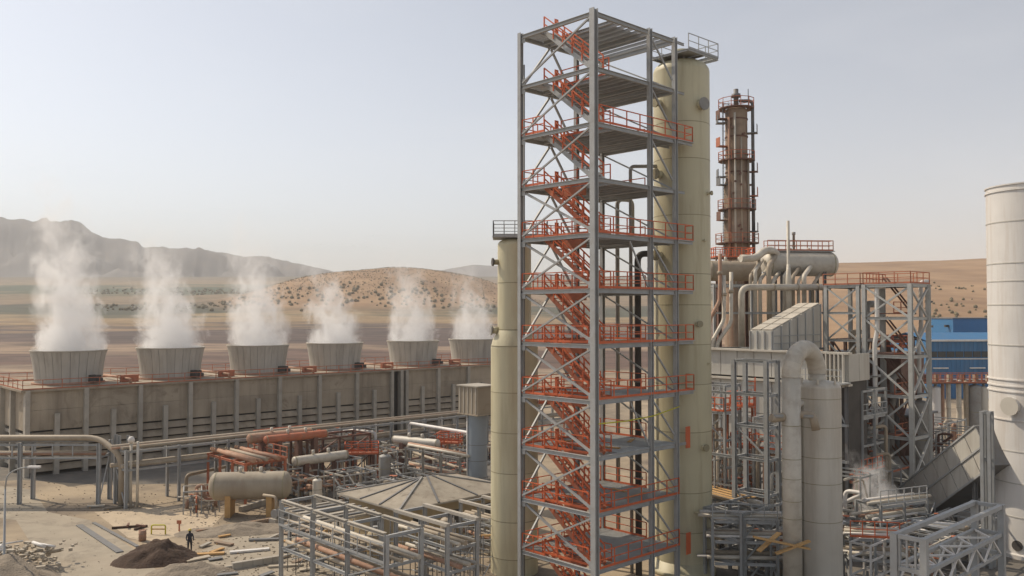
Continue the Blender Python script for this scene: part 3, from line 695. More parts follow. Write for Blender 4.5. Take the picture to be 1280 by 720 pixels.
def manifold(label, loc, rz, n, L, h, ms=('pipe_tan', 'pipe_grey', 'rust_pipe'), seed=1, group=None):
    """low skid of looping pipework with valves"""
    rr = random.Random(seed); t = thing('pipe_manifold', label, 'pipework', loc, rz, group)
    for i in range(n):
        y = i * .75; r = rr.choice((.07, .1, .14, .17)); z = rr.uniform(.5, 1.2); hh = h * rr.uniform(.6, 1)
        x1 = L * rr.uniform(.3, .45); x2 = L * rr.uniform(.55, .8); m = rr.choice(ms); kind = rr.random()
        if kind < .25: pts = [(0, y, 0), (0, y, z), (x1, y, z), (x1, y, hh), (x2, y, hh), (x2, y, z), (L, y, z), (L, y, 0)]
        elif kind < .5: pts = [(x1, y, 0), (x1, y, hh), (x1, y + 1.6 * rr.choice((-1, 1)), hh), (x1, y + 1.6, hh * .55), (L, y + 1.6, hh * .55)]
        else: pts = [(-.8, y, hh), (x1, y, hh), (x2, y, hh * .62), (L + 1.0, y, hh * .62)]
        pipe(t, 'pipe_run', pts, r, m)
        valve(t, (x1 * .5, y, z), r) if kind < .25 else valve(t, ((x1, y, hh * .5) if kind < .5 else (x1 * .4, y, hh)), r)
        if kind >= .5:
            q = pipe(t, 'drop_leg', [(x2 + .3, y, hh * .62), (x2 + .3, y, 0)], r * .8, rr.choice(ms))
            ring(t, r, 0, 'pipe_grey', .05, .1, 10, (x2 + .3, y), 'flange').location.z = hh * .3
    for x in (-.3, L * .5, L + .3):                        # light support steel
        for y in (-.35, n * .75 - .3): beam(t, 'post', (x, y, 0), (x, y, h * .98), .11, .11, 'galv')
        for z in (h * .5, h * .95): beam(t, 'cross_beam', (x, -.3, z), (x, n * .75 - .35, z), .09, .12, 'galv')
    for y in (-.35, n * .75 - .3): beam(t, 'channel', (-.25, y, h * .95), (L + .25, y, h * .95), .1, .14, rr.choice(('galv', 'insul_pipe', 'galv', 'orange_old')))
    for x in (L * .2, L * .85):
        beam(t, 'support', (x, -.2, .25), (x, n * .75 - .5, .25), .12, .2, 'galv_dark')
    return t
def rack(label, loc, rz, L, bay, wid, zs, top_pipes, m='galv', seed=1, cw=.26, name='pipe_rack', brace=True, group=None):
    """pipe rack along local x: bents, stringers and pipes lying on each level"""
    rr = random.Random(seed); t = thing(name, label, 'pipe rack', loc, rz, group)
    n = max(1, round(L / bay))
    for i in range(n + 1):
        x = L * i / n
        for y in (0, wid): beam(t, 'column', (x, y, 0), (x, y, zs[-1] + .1), cw, cw, m)
        for z in zs: beam(t, 'cross_beam', (x, .14, z), (x, wid - .14, z), .2, .24, m)
        if brace and i % 2 == 0: beam(t, 'brace', (x, .2, .3), (x, wid - .2, zs[0] - .2), .1, .1, m, 'L')
    for z in zs:
        for y in (0, wid):
            for i in range(n): beam(t, 'stringer', (L * i / n + .15, y, z - .05), (L * (i + 1) / n - .15, y, z - .05), .14, .2, m)
    for lv, z in enumerate(zs):
        y = .35
        for r, pm in top_pipes[lv]:
            y += r
            pipe(t, 'pipe_run', [(-rr.uniform(0, 1), y, z + .13 + r), (L + rr.uniform(0, 1), y, z + .13 + r)], r, pm)
            y += r + rr.uniform(.12, .35)
            if y > wid - .3: break
    return t

# ================================================================== right half: boiler, drums, ducts, stacks
bk = flat(1059, 74)
bl = thing('boiler_house', 'grey panelled boiler casing behind the gooseneck pipe', 'boiler', bk, GRID)
BW, BD, BH = 14.4, 4.0, 15.4
MB().box((BD / 2, BW / 2, BH / 2 - .1), (BD - .3, BW - .3, BH - .3)).build('core', 'dark', bl)
pc = [panel(1.74, h, .14, 'duct') for h in (2.35, 2.95, 2.95, 2.95, 2.95)]
for i in range(8):
    z = BH
    for q, h in enumerate((2.35, 2.95, 2.95, 2.95, 2.95)):
        z -= h / 2 + .03
        if q and i < 2: z -= h / 2 + .03; continue
        inst('wall_panel', pc[q], bl, (0, .9 + i * 1.8, z - (.35 if q else 0)), R(90)); z -= h / 2 + .03
    if i < 2: beam(bl, 'column', (-.1, .1 + i * 1.8, 0), (-.1, .1 + i * 1.8, BH - 2.6), .25, .25, 'galv_dark'); beam(bl, 'brace', (-.1, .2 + i * 1.8, 9.4), (-.1, 1.8 + i * 1.8, 12.6), .1, .1, 'galv', 'L'); pipe(bl, 'boiler_pipe', [(-.35, .9 + i * 1.8, 0), (-.35, .9 + i * 1.8, 8 + i), (-.35, 1.7 + i * 1.8, 8 + i), (-.35, 1.7 + i * 1.8, 12)], .14, ['rust_pipe', 'pipe_tan'][i % 2]); continue
    inst('stiffener', panel(.12, BH - 3, .2, 'galv'), bl, (-.12, .03 + i * 1.8, BH / 2 - 1.8), R(90))
pf = [panel(1.96, h, .14, 'duct') for h in (2.35, 2.95, 2.95, 2.95, 2.95)]
for i in range(2):
    z = BH
    for q, h in enumerate((2.35, 2.95, 2.95, 2.95, 2.95)):
        z -= h / 2 + .03; (None if q else inst('wall_panel', pf[q], bl, (1.0 + i * 2.0, 0, z))); z -= h / 2 + .03
for z in (BH + .05, 12.75): MB().box((-.05, BW / 2, z), (.75, BW + .5, .18)).build('ledge', 'insul', bl)
for z in (9.3, 6.2): MB().box((-.1, BW / 2, z), (.35, BW, .22)).build('girt', 'galv', bl)
for i in range(9): inst('louvre_rib', panel(.12, 2.9, .3, 'insul'), bl, (-.3, .25 + i * .38, BH - 1.4), R(90))
MB().box((-.9, 2.2, 12.95), (1.6, 5, .12)).build('balcony_deck', 'grating', bl)
handrail(bl, [(-1.65, -.2, 13.0), (-1.65, 4.6, 13.0)], 'galv', t=.07)
# sloping-topped inlet hood on the roof
hd = thing('inlet_hood', 'panelled duct hood with a sun-tinted sloping top on the boiler roof', 'duct', flat(965, 79, BH + .1), GRID)
hl, hw_, h0, h1 = 9.0, 2.3, 1.75, 4.3
b = MB(); v = [(0, 0, 0), (hl, 0, 0), (hl, hw_, 0), (0, hw_, 0), (0, 0, h0), (hl, 0, h1), (hl, hw_, h1), (0, hw_, h0)]
for q in ((0, 1, 5, 4), (1, 2, 6, 5), (2, 3, 7, 6), (3, 0, 4, 7), (4, 5, 6, 7), (3, 2, 1, 0)): b.quad(*[v[i] for i in q])
b.build('casing', 'duct', hd)
for i in range(7):
    x = hl * i / 6; hz_ = h0 + (h1 - h0) * i / 6; beam(hd, 'stiffener', (x + .03, -.06, 0), (x + .03, -.06, hz_), .1, .1, 'galv', 'L')
for i in range(4): beam(hd, 'stiffener', (-.06, .03 + i * (hw_ - .06) / 3, 0), (-.06, .03 + i * (hw_ - .06) / 3, h0), .09, .09, 'galv', 'L')
for z in (.6, 1.3): beam(hd, 'stiffener', (0, -.05, z), (hl * (1 if z < 1 else .98), -.05, z), .07, .07, 'galv', 'L')
for y in (.58, 1.72):
    for i in range(5):
        f0, f1 = i / 5 + .01, (i + 1) / 5 - .01
        beam(hd, 'roof_plank', (hl * f0, y, h0 + (h1 - h0) * f0 + .08), (hl * f1, y, h0 + (h1 - h0) * f1 + .08), 1.0, .1, 'insul_pipe', 'L')  # planks in a lighter tone so the hood top looks sunlit
# gallery frame above the roof with steam drum and risers
gf = frame('steel_gallery', 'grey steel frame around the riser pipes under the steam drum', flat(893, 88), R(8), [0, 4.0, 8.0, 11.9], [0, 3], [15.2, 18.9, 21.7], .24, .22, 'galv', cat='steel frame')
MB().box((6, 4.6, 21.9), (13, 3.6, .12)).build('deck_grating', 'galv_dark', gf)
sd = hvessel('steam_drum', 'beige insulated steam drum lying high behind the riser pipes', flat(1000, 94), R(6), 7.0, 1.32, 24.2, 'insul_pipe', 'tank', 'galv_dark')
for c in list(sd.children):
    if c.name.startswith('saddle'): bpy.data.objects.remove(c)
for x in (-2.4, 2.4):
    beam(sd, 'leg', (x, -.9, 0), (x, -.9, 23.4), .3, .3, 'galv_dark'); beam(sd, 'leg', (x, .9, 0), (x, .9, 23.4), .3, .3, 'galv_dark')
MB().box((0, 0, 25.6), (7.6, 1.1, .08)).build('walkway', 'grating', sd)
handrail(sd, [(-3.8, -.5, 25.65), (3.6, -.5, 25.65), (3.6, .5, 25.65), (-3.8, .5, 25.65)], 'orange_old', t=.07, sp=1.2)
def along(o, p):
    """world place -> the thing's own frame"""
    return Matrix.Rotation(-o.rotation_euler[2], 3, 'Z') @ (Vector(p) - o.location)
rp_list = [(938, 345, .17), (944, 338, .2), (950, 350, .2), (961, 332, .26), (966, 352, .22), (980, 345, .16), (991, 346, .2), (998, 352, .16), (1005, 345, .24), (1016, 356, .16)]
for i, (px, py, r) in enumerate(rp_list):
    a = P(px, py, 90); lo = P(px, 432 if px < 1000 else 392, 90).z
    e = P(px + 9, py - 13, 93.2)
    pipe(sd, 'riser_pipe', [along(sd, (a.x, a.y, lo)), along(sd, a), along(sd, e)], r, 'insul_pipe' if i % 3 else 'pipe_tan', r * 2)
v2 = hvessel('knockout_drum', 'shorter dark-bellied drum left of the steam drum behind the wide cream column', flat(916, 97), R(10), 5.4, 1.15, 23.6, 'pipe_tan', 'tank', 'galv_dark')
for c in list(v2.children):
    if c.name.startswith('saddle'): bpy.data.objects.remove(c)
for x in (-1.6, 1.6): beam(v2, 'leg', (x, 0, 0), (x, 0, 22.6), .4, .4, 'brown_steel')
t = thing('header_pipe', 'light insulated header pipe bending down at its left end over the boiler roof', 'pipe', flat(927, 87))
e = P(1037, 359, 89.5) - t.location; a = P(927, 359, 87); lo = BH + .1
pipe(t, 'pipe_run', [(0, 0, lo), (0, 0, a.z), tuple(e)], .33, 'insul_pipe', .9, 14)
for k in (.35, .62, .85): MB().tube([Vector((0, 0, a.z)).lerp(e, k), Vector((0, 0, a.z)).lerp(e, k + .012)], .38, 14).build('flange', 'pipe_tan', t)
t = thing('header_pipe', 'fat pale manifold pipe with an elbow running left of the steam drum', 'pipe', flat(960, 92))
o_ = t.location
pipe(t, 'pipe_run', [P(926, 323, 91) - o_, P(945, 323, 91.5) - o_, P(955, 313, 92) - o_, P(968, 313, 93) - o_, P(985, 340, 94) - o_], .4, 'insul_pipe', .8, 14)
pipe(t, 'branch_pipe', [P(948, 318, 92) - o_, P(948, 345, 92) - o_, P(938, 362, 92) - o_, P(938, 420, 92) - o_], .22, 'pipe_tan', .5)
t = thing('vent_pipe', 'tall thin pale vent pipe standing in front of the steam drum', 'pipe', flat(986, 89))
zt_ = P(985, 276, 89).z
pipe(t, 'pipe_run', [(0, 0, BH), (0, 0, zt_)], .16, 'insul_pipe'); MB().lathe([(.3, BH + 3.0), (.3, P(985, 350, 89).z), (.17, P(985, 330, 89).z)], 12).build('sleeve', 'insul_pipe', t)
t = thing('vent_pipe', 'short grey vent pipe on the steam drum walkway', 'pipe', flat(993, 95, 25.2)); MB().lathe([(.14, 0), (.14, 2.3), (.2, 2.3), (.2, 2.6)], 10).build('pipe_run', 'pipe_grey', t); ring(t, .14, 1, 'pipe_grey', .06, .1, 12, name='flange')
for i, (x0, x1, y0, y1) in enumerate(((905, 897, 372, 425), (914, 903, 368, 428), (900, 893, 345, 400))):
    t = thing('downcomer_pipe', ['left of the two', 'right of the two', 'short rusty upper'][i] + ' angled downcomer pipes beside the wide cream column', 'pipe', flat(x0, 86)); o_ = t.location
    pipe(t, 'pipe_run', [P(x0, y0 - 28, 86) - o_, P(x0, y1 - 25, 86) - o_, P(x1 - 6, y1, 85) - o_, P(x1 - 8, y1 + 30, 85) - o_], .19, ['insul_pipe', 'insul_pipe', 'rust_pipe'][i], .5)
    MB().tube([P(x0, y0 - 6, 86) - o_, P(x0, y0 - 2, 86) - o_], .27, 12).build('flange', 'pipe_tan', t)
q = platform('orange railed service deck at the foot of the rusty column', flat(895, 98), R(5), 4.6, 3, 25.2, 'orange', 'brown_steel', lad=False)
# rusty distillation column
rc = flat(922, 105); RT = P(922, 139, 105).z
t = thing('distillation_column', 'tall rusty distillation column with ring platforms behind the wide cream column', 'column', rc)
MB().lathe([(1.55, 0), (1.55, P(922, 232, 105).z), (1.32, P(922, 226, 105).z), (1.32, RT)], 28, cap=False).build('shell', 'rust', t)
MB().lathe(dome(1.32, RT, .4), 28, cap=False).build('top_head', 'rust', t)
MB().lathe([(.3, RT), (.3, RT + 1.7), (.55, RT + 1.7), (.55, RT + 2.1), (.3, RT + 2.1), (.3, RT + 2.7)], 12).build('top_nozzle', 'galv_dark', t)
for i, (py, rr_, hgt) in enumerate(((136, 2.15, 1.1), (201, 2.2, 1.0), (262, 2.3, 1.1), (304, 2.6, 1.1))):
    z = P(922, py, 105).z
    pf_ = MB().lathe([(1.3, z - .1), (rr_, z - .1), (rr_, z + .02), (1.3, z + .02)], 16, cap=False, smooth=False).build('ring_platform', 'brown_steel', t)
    b = MB()
    for j in range(12):
        a = 2 * math.pi * j / 12; c = 2 * math.pi * (j + 1) / 12; p0 = Vector((rr_ * math.cos(a), rr_ * math.sin(a), z)); p1 = Vector((rr_ * math.cos(c), rr_ * math.sin(c), z))
        b.bar(p0, p0 + Z * hgt, .07); b.bar(p0 + Z * hgt, p1 + Z * hgt, .07); b.bar(p0 + Z * hgt * .5, p1 + Z * hgt * .5, .06)
    b.build('handrail', 'orange_old', pf_)
pipe(t, 'overhead_pipe', [(.3, -.2, RT + 1.2), (1.9, -.4, RT + 1.2), (1.9, -.4, 22)], .2, 'galv_dark'); pipe(t, 'overhead_pipe', [(-.55, -1.45, RT - .5), (-.55, -1.45, 22)], .13, 'insul_pipe')
pipe(t, 'overhead_pipe', [(.2, -1.55, RT - 3.5), (.2, -1.55, 22)], .1, 'pipe_tan'); pipe(t, 'overhead_pipe', [(2.1, .3, P(922, 218, 105).z), (2.1, .3, 22)], .22, 'pipe_grey')
ladder(t, (-1.75, -.5, 22), (-1.75, -.5, RT + 1), .5, 'galv_dark', (.5, 1, 0), True)
for i in range(16):
    rr_ = random.Random(50 + i); a = rr_.uniform(-2.6, -.4); z = rr_.uniform(24, RT - 1); d = Vector((math.cos(a), math.sin(a), 0))
    MB().tube([d * 1.25 + Z * z, d * 1.75 + Z * z], .13, 8).build('nozzle', 'brown_steel', t)
for i, py in enumerate((150, 168, 184, 216, 232, 246, 276, 290)):
    z = P(922, py, 105).z; a = [-2.9, -.35][i % 2]; d = Vector((math.cos(a), math.sin(a), 0))
    b = MB().box(d * 1.9 + Z * z, (1.2, 1.0, .1), a); b.box(d * 2.45 + Z * (z + .55), (.06, 1.0, 1.0), a); b.build('side_balcony', ['brown_steel', 'galv_dark', 'orange_old'][i % 3], t)
for i in range(7): ring(t, 1.34, P(922, 150 + 22 * i, 105).z, 'brown_steel', .05, .16, 24, name='clamp_band')
pipe(t, 'overhead_pipe', [(-1.2, -1.2, RT - 1), (-1.2, -1.2, 22)], .16, 'rust_pipe'); pipe(t, 'overhead_pipe', [(1.1, -1.25, RT - 6), (1.1, -1.25, 22)], .13, 'pipe_tan')
for z_ in (P(922, 155, 105).z, P(922, 222, 105).z): MB().box((-1.95, -.3, z_), (1.1, .9, .12)).box((-2.4, -.3, z_ + .5), (.08, .9, .9)).build('step_platform', 'galv_dark', t)
MB().bar((1.35, -.5, RT), (1.35, -.5, RT + 2.6), .08).build('lightning_rod', 'galv_dark', t)

# lattice tower and its wing
lt = frame('lattice_tower', 'tall square grey lattice tower with crossed braces right of the boiler', flat(1138, 80), GRID, [0, 4.1], [0, 4.35], [3.4, 7.25, 11.1, 14.8, 18.4, 21.5], .38, .28, 'galv_light', xbrace=(0,), ybrace=(0,), cat='steel tower')
MB().box((2.05, 2.2, 21.62), (4.3, 4.6, .1)).build('top_deck', 'grating', lt)
handrail(lt, [(-.1, 4.4, 21.67), (-.1, -.1, 21.67), (4.2, -.1, 21.67), (4.2, 4.4, 21.67), (-.1, 4.4, 21.67)], 'orange_old', t=.07)
for z in (7.3, 11.15, 15.0, 18.85): MB().box((2.05, 2.9, z), (3.5, 2.4, .1)).build('deck_grating', 'brown_steel', lt); handrail(lt, [(.4, 1.7, z), (3.6, 1.7, z)], 'orange_old', t=.08)
for q_ in range(5):
    b = MB(); z0 = 3.4 + 3.85 * q_
    for x in (.8, 1.6): b.bar((x + 1.6, .8, z0), (x + 1.6, 3.6, z0 + 3.6), .06, .16)
    b.build('stair_stringer', 'brown_steel', lt)
for z in (20, 17.6): beam(lt, 'davit', (4.1, .3, z), (6.0, .3, z), .15, .2, 'galv_dark')
wg = frame('open_steelwork', 'grey braced steel frame wing between boiler and lattice tower', flat(1073, 84), GRID, [0, 5.2], [0, 3.3], [5, 9, 12.6, 16.2, 18.9, 21.5], .34, .24, 'galv_light', ybrace=(0,))
MB().box((2.6, 1.6, 21.67), (5.6, 3.9, .1)).build('top_deck', 'grating', wg); handrail(wg, [(-.2, 3.5, 21.67), (-.2, -.3, 21.67), (5.4, -.3, 21.67)], 'orange_old', t=.07)
for z in (9.1, 12.7, 16.3): MB().box((2.6, 1.6, z), (4.8, 2.9, .1)).build('deck_grating', 'brown_steel', wg)
for i, (px, Y, py0, r, m_, lb) in enumerate(((1093, 82.5, 358, .22, 'white', 'white flexible riser pipe inside the left of the lattice tower'), (1148, 84, 352, .2, 'white', 'white riser pipe at the right edge of the lattice tower'),
                                     (1062, 86, 415, .3, 'pipe_tan', 'tan riser pipe in the shade right of the boiler'), (1112, 84, 470, .3, 'pipe_grey', 'grey riser pipe in the middle of the lattice tower'), (1080, 88, 380, .35, 'pipe_grey', 'fat grey riser pipe behind the braced wing frame'))):
    p = flat(px, Y); t = thing('riser_pipe', lb, 'pipe', p); zt_ = P(px, py0, Y).z
    pipe(t, 'pipe_run', [(0, 0, 0), (0, 0, zt_ * .75), (.25, 0, zt_ * .8), (.25, 0, zt_), (1.2, .5, zt_)], r, m_, .5)
    for k in (.3, .6): ring(t, r, zt_ * k, 'pipe_grey', .08, .14, 14, name='flange')
vdrum('separator_drum', 'grey vertical separator drum inside the foot of the lattice tower', flat(1148, 83.5), .95, 9.5, 'pipe_grey')
for i, (px, Y, z, lb) in enumerate(((1105, 90, 14, 'brown equipment house, darkened as shade behind the lattice tower, upper floor'), (1118, 92, 7.5, 'brown equipment house, darkened as shade behind the lattice tower, lower floor'))):
    t = thing('darkened_equipment_house', lb, 'plant house', flat(px, Y, 0), GRID)  # big dark brown boxes supply the shade inside the steelwork
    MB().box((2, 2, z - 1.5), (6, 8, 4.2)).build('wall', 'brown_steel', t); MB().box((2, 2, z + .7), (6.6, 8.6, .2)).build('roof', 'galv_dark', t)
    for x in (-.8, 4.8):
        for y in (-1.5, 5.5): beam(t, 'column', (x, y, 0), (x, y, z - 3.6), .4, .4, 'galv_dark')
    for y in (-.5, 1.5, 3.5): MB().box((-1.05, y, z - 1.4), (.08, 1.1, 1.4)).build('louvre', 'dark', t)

# blue sheds behind
bp_ = flat(1160, 190)
t = thing('blue_shed', 'bright blue clad industrial shed with a white eave behind the white stack', 'building', bp_, R(4))
MB().box((16, 9, 6.3), (32, 18, 12.6)).build('wall', 'blue', t)
b = MB(); v = [(-.4, -.4, 12.6), (32.4, -.4, 12.6), (32.4, 18.4, 12.6), (-.4, 18.4, 12.6), (-.4, 9, 14.3), (32.4, 9, 14.3)]
for q in ((0, 1, 5, 4), (2, 3, 4, 5)): b.quad(*[v[i] for i in q])
b.f += [(0, 0 + 4 * 0 + 0, 0)] if False else []
b.build('roof', 'blue', t); MB().box((16, -.5, 12.75), (32.8, .35, .4)).build('eave_trim', 'white', t)
for i in range(16): MB().box((1 + i * 2, -.06, 9.7), (1.75, .12, 1.25)).build('window', 'glass', t)
for z in (8.7, 4.2): MB().box((16, -.08, z), (32.1, .16, .22)).build('band', 'white', t)
for i in range(32): MB().box((.5 + i, -.03, 6.3), (.42, .06, 12.5)).build('cladding_rib', 'blue', t)
for x in (2.6, 11): MB().box((x, -.25, 6.7), (3.4, .4, .25)).build('canopy', 'white', t)
t = thing('blue_shed', 'smaller plain blue tower block rising behind the larger blue shed', 'building', flat(1196, 215), R(4))
MB().box((7, 6, 8.7), (16, 12, 17.4)).build('wall', 'blue', t); MB().box((7, 6, 17.45), (16.4, 12.4, .25)).build('roof', 'galv_dark', t)
MB().box((-1.4, 2, 15.5), (1.2, .6, .6)).build('vent_hood', 'dark', t)
# row of white upright exchangers before the blue shed
for i, (px, r, zt_, m_, lb) in enumerate(((1168, .62, 9.6, 'white', 'leftmost upright white exchanger in front of the blue shed'), (1177, .2, 9.9, 'rust_pipe', 'rusty upright pipe beside the leftmost white exchanger'), (1184, .28, 10.2, 'insul_pipe', 'pale upright pipe second right of the leftmost white exchanger'),
                                  (1197, .3, 10.4, 'insul_pipe', 'pale upright pipe against the open blue wall'), (1206, .3, 10.3, 'pipe_tan', 'tan upright pipe left of the grey exchanger'), (1217, .75, 9.8, 'pipe_grey', 'fat grey upright exchanger near the white stack'), (1228, .5, 9.6, 'insul', 'upright exchanger half hidden by the white stack'))):
    vdrum('upright_exchanger', lb, flat(px, 110), r, zt_ - .6 - r * .45, m_, .6)
t = platform('orange railed gantry over the upright exchangers before the blue shed', flat(1150, 109), R(3), 11, 2.4, 10.0, 'orange_old', 'brown_steel', 'gantry', False)
for i in range(6): MB().box((1 + i * 1.7, 1.2, 10.6), (.5, .5, .9)).build('valve_head', ['brown_steel', 'rust', 'pipe_tan'][i % 3], t)

# inclined duct rising to the stack
a = P(1146, 636, 79); e = P(1252, 556, 68.5); d = (e - a); Ld = d.length
t = thing('inclined_duct', 'big grey panelled duct slanting up into the white stack', 'duct', a)
M0 = Matrix.Identity(3); dx = d.normalized(); dy = Z.cross(dx).normalized(); dz = dx.cross(dy); DW = 2.6
def dl(x, y, z): return dx * x + dy * y + dz * z
b = MB(); v = [dl(x, y, z) for x in (0, Ld) for y, z in ((-1.5, -1.7), (1.5, -1.7), (1.5, 1.7), (-1.5, 1.7))]
for q in ((0, 1, 2, 3), (7, 6, 5, 4), (0, 4, 5, 1), (1, 5, 6, 2), (2, 6, 7, 3), (3, 7, 4, 0)): b.quad(*[v[i] for i in q])
b.build('casing', 'galv_dark', t)
np_ = 8
for i in range(np_):
    x0, x1 = Ld * i / np_ + .04, Ld * (i + 1) / np_ - .04
    for s in (-1, 1):                      # side panels in two rows
        for z0, z1 in ((-1.68, -.03), (.03, 1.68)):
            b = MB(); v = [dl(x, y, z) for x in (x0, x1) for y, z in ((s * 1.5, z0), (s * 1.57, z0), (s * 1.57, z1), (s * 1.5, z1))]
            for q in ((0, 1, 2, 3), (7, 6, 5, 4), (0, 4, 5, 1), (1, 5, 6, 2), (2, 6, 7, 3), (3, 7, 4, 0)): b.quad(*[v[k] for k in q])
            b.build('side_panel', 'duct', t)
    for y0, y1 in ((-1.48, -.03), (.03, 1.48)):
        b = MB(); v = [dl(x, y, z) for x in (x0, x1) for y, z in ((y0, 1.7), (y1, 1.7), (y1, 1.77), (y0, 1.77))]
        for q in ((0, 1, 2, 3), (7, 6, 5, 4), (0, 4, 5, 1), (1, 5, 6, 2), (2, 6, 7, 3), (3, 7, 4, 0)): b.quad(*[v[k] for k in q])
        b.build('top_panel', 'duct', t)
for z in (-1.7, 0, 1.7):
    o = MB().bar(dl(0, -1.6, z), dl(Ld, -1.6, z), .12, .14).build('rib', 'galv', t)
for x in (Ld * .25, Ld * .75):
    for y in (-1.1, 1.1):
        p = dl(x, y, -1.7); beam(t, 'leg', (p.x, p.y, -a.z), (p.x, p.y, p.z), .3, .3, 'galv_dark')

# white flue stack
sc = flat(1301, 69); SR = 3.75; ST = P(1292, 226, 66).z
t = thing('flue_stack', 'fat white cylindrical flue stack at the right edge', 'chimney', sc)
MB().lathe([(SR + .3, 0), (SR + .3, .3), (SR, .35)], 56, cap=False, smooth=False).build('base_ring', 'white', t)
KZ = [ST] + [P(1233, y, 69).z for y in (240, 279, 330, 352, 381, 431, 560, 599, 640)] + [.3]
for a_, c_ in zip(KZ, KZ[1:]): MB().lathe([(SR, c_), (SR, a_)], 64, cap=False).build('shell_course', 'white', t)
b = MB(); b.lathe([(SR - .12, ST), (SR - .12, ST - 6), (.1, ST - 6)], 40, cap=False); b.build('liner', 'duct', t)
for y in (240, 279, 330, 352, 381, 431, 560, 599, 640): ring(t, SR, P(1233, y, 69).z, 'duct', .03, .08, 64)
for y in (227, 234, 477, 485, 492, 528): ring(t, SR, P(1250, y, 66).z, 'white', .09, .1, 64, name='stiffening_ring')
manhole(t, OZ, R(-153), P(1257, 509, 66.5).z, .62, SR, 'white', 'insul')
d = Vector((math.cos(R(-150)), math.sin(R(-150)), 0)); z_ = P(1260, 685, 66.5).z
MB().tube([d * (SR - .2) + Z * z_, d * (SR + .1) + Z * z_], .4, 20).build('open_port', 'dark', t)
t = frame('steel_post', 'single grey steel column touching the left of the white stack', flat(1234, 64.5), GRID, [0, .6], [0, .5], [4, 8, 11.5], .24, .16, 'galv', cat='steel column')

# gooseneck pipe, its vessel and the frame beside it
vb2 = flat(1023, 58.5); vz = P(1027, 486, 57).z
t = thing('absorber_vessel', 'wide grey-beige vessel under the gooseneck pipe', 'vessel', vb2)
QZ = [vz] + [P(1027, y, 57).z for y in (500, 536, 574, 607, 655)] + [0]
for a_, c_ in zip(QZ, QZ[1:]): MB().lathe([(1.4, c_), (1.4, a_)], 40, cap=False).build('shell_course', 'insul', t)
MB().lathe([(1.4, vz), (1.36, vz + .12), (1.1, vz + .35), (.02, vz + .55)], 40, cap=False).build('top_head', 'insul', t)
for y in (500, 536, 574, 607, 655): ring(t, 1.4, P(1027, y, 57).z, 'seam', .008, .04, 40)
for a_ in range(6): MB().box((1.25 * math.cos(a_ + .3), 1.25 * math.sin(a_ + .3), vz + .4), (.12, .12, .3)).build('lifting_lug', 'insul_pipe', t)
pipe(t, 'side_pipe', [(-1.62, -.5, 0), (-1.62, -.5, P(1000, 505, 57.5).z), (-.8, -.4, P(1000, 505, 57.5).z)], .2, 'insul')
g0 = flat(988, 56.3); g1 = vb2 + Vector((-.1, .1, 0)); gd = (g1 - g0); gd.z = 0; rb = gd.length / 2; gd.normalize()
zsp = P(988, 470, 56.3).z
t = thing('gooseneck_pipe', 'fat beige insulated gooseneck pipe bending over onto a vessel', 'pipe', g0)
MB().tube([(0, 0, 0), (0, 0, zsp)], .6, 28).build('riser', 'insul_pipe', t)
NSG = 14
for i in range(NSG):
    a0_, a1_ = math.pi * i / NSG, math.pi * (i + 1) / NSG
    def cp(a, rr): return gd * (rb - rb * math.cos(a)) + Z * (zsp + rb * math.sin(a)), (gd * -math.cos(a) + Z * math.sin(a))
    sd_ = gd.cross(Z).normalized(); rs = []
    for a in (a0_, a1_):
        c, nrm = cp(a, rb); rs.append([c + (nrm * math.cos(2 * math.pi * j / 28) + sd_ * math.sin(2 * math.pi * j / 28)) * .59 for j in range(28)])
    b = MB(); b.rings(rs, False, True); b.build('mitre_segment', 'insul_pipe', t)
MB().tube([gd * (2 * rb) + Z * (vz + .2), gd * (2 * rb) + Z * zsp], .57, 28).build('downleg', 'insul_pipe', t)
for y in (533, 575, 600, 628, 650): ring(t, .6, P(988, y, 55.7).z, 'seam', .012, .04, 28)
ring(t, .6, zsp, 'insul', .04, .12, 28, name='band')
zv = P(985, 520, 56).z
for s in (-1, 1):
    q = pipe(t, 'branch_pipe', [(0, 0, zv), (s * 1.25, -.35, zv + .15 * s), (s * 1.45, -.4, zv - (.9 if s > 0 else .1))], .27, 'pipe_tan', .4, 14)
    MB().lathe([(.4, -.1), (.4, .1)], 14, (s * 1.0, -.28, zv)).build('flange', 'pipe_grey', q)
t = thing('timber_planks', 'crossed raw timber scaffold planks round the gooseneck pipe', 'planks', P(985, 682, 56.3))
for a_, c_ in (((942, 671), (1012, 686)), ((948, 689), (974, 666)), ((970, 692), (1012, 676))):
    p, q = P(*a_, 55.2) - t.location, P(*c_, 55.4 + .6 * (a_[0] == 948)) - t.location
    beam(t, 'plank', p, q, .35, .1, 'timber', 'L')
for i, (pxs, Y, top_, lb) in enumerate((((957, 917), 64, 15.4, 'bare grey steel frame with paired columns left of the gooseneck pipe'),)):
    ft = frame('open_steelwork', lb, flat(957, Y), GRID, [0, 1.6], [0, 2.75], [1.2, 3.2, 5.4, 8, 10.4, 12.8, 15.3], .3, .2, 'galv')
    for z in (3.2, 8, 12.8): beam(ft, 'beam', (0, 2.9, z), (0, 5.2, z), .14, .2)
    for z in (5.4, 10.4): beam(ft, 'brace', (0, .2, z - 2), (0, 2.6, z), .1, .1, 'galv', 'L')
t = thing('caged_ladder', 'tall orange caged ladder on the boiler casing behind the steel frame', 'ladder', flat(938, 72)); ladder(t, (0, 0, 0), (0, 0, 13.6), .7, 'orange', (1, -.4, 0), True); 
for i, z in enumerate((4.2, 7.8, 11.2)):
    q = platform(['lowest', 'middle', 'top'][i] + ' small orange landing beside the tall caged ladder', flat(930 + 6 * (i % 2), 71), GRID, 1.4, 1.8, z, 'orange', 'orange_old', lad=False)

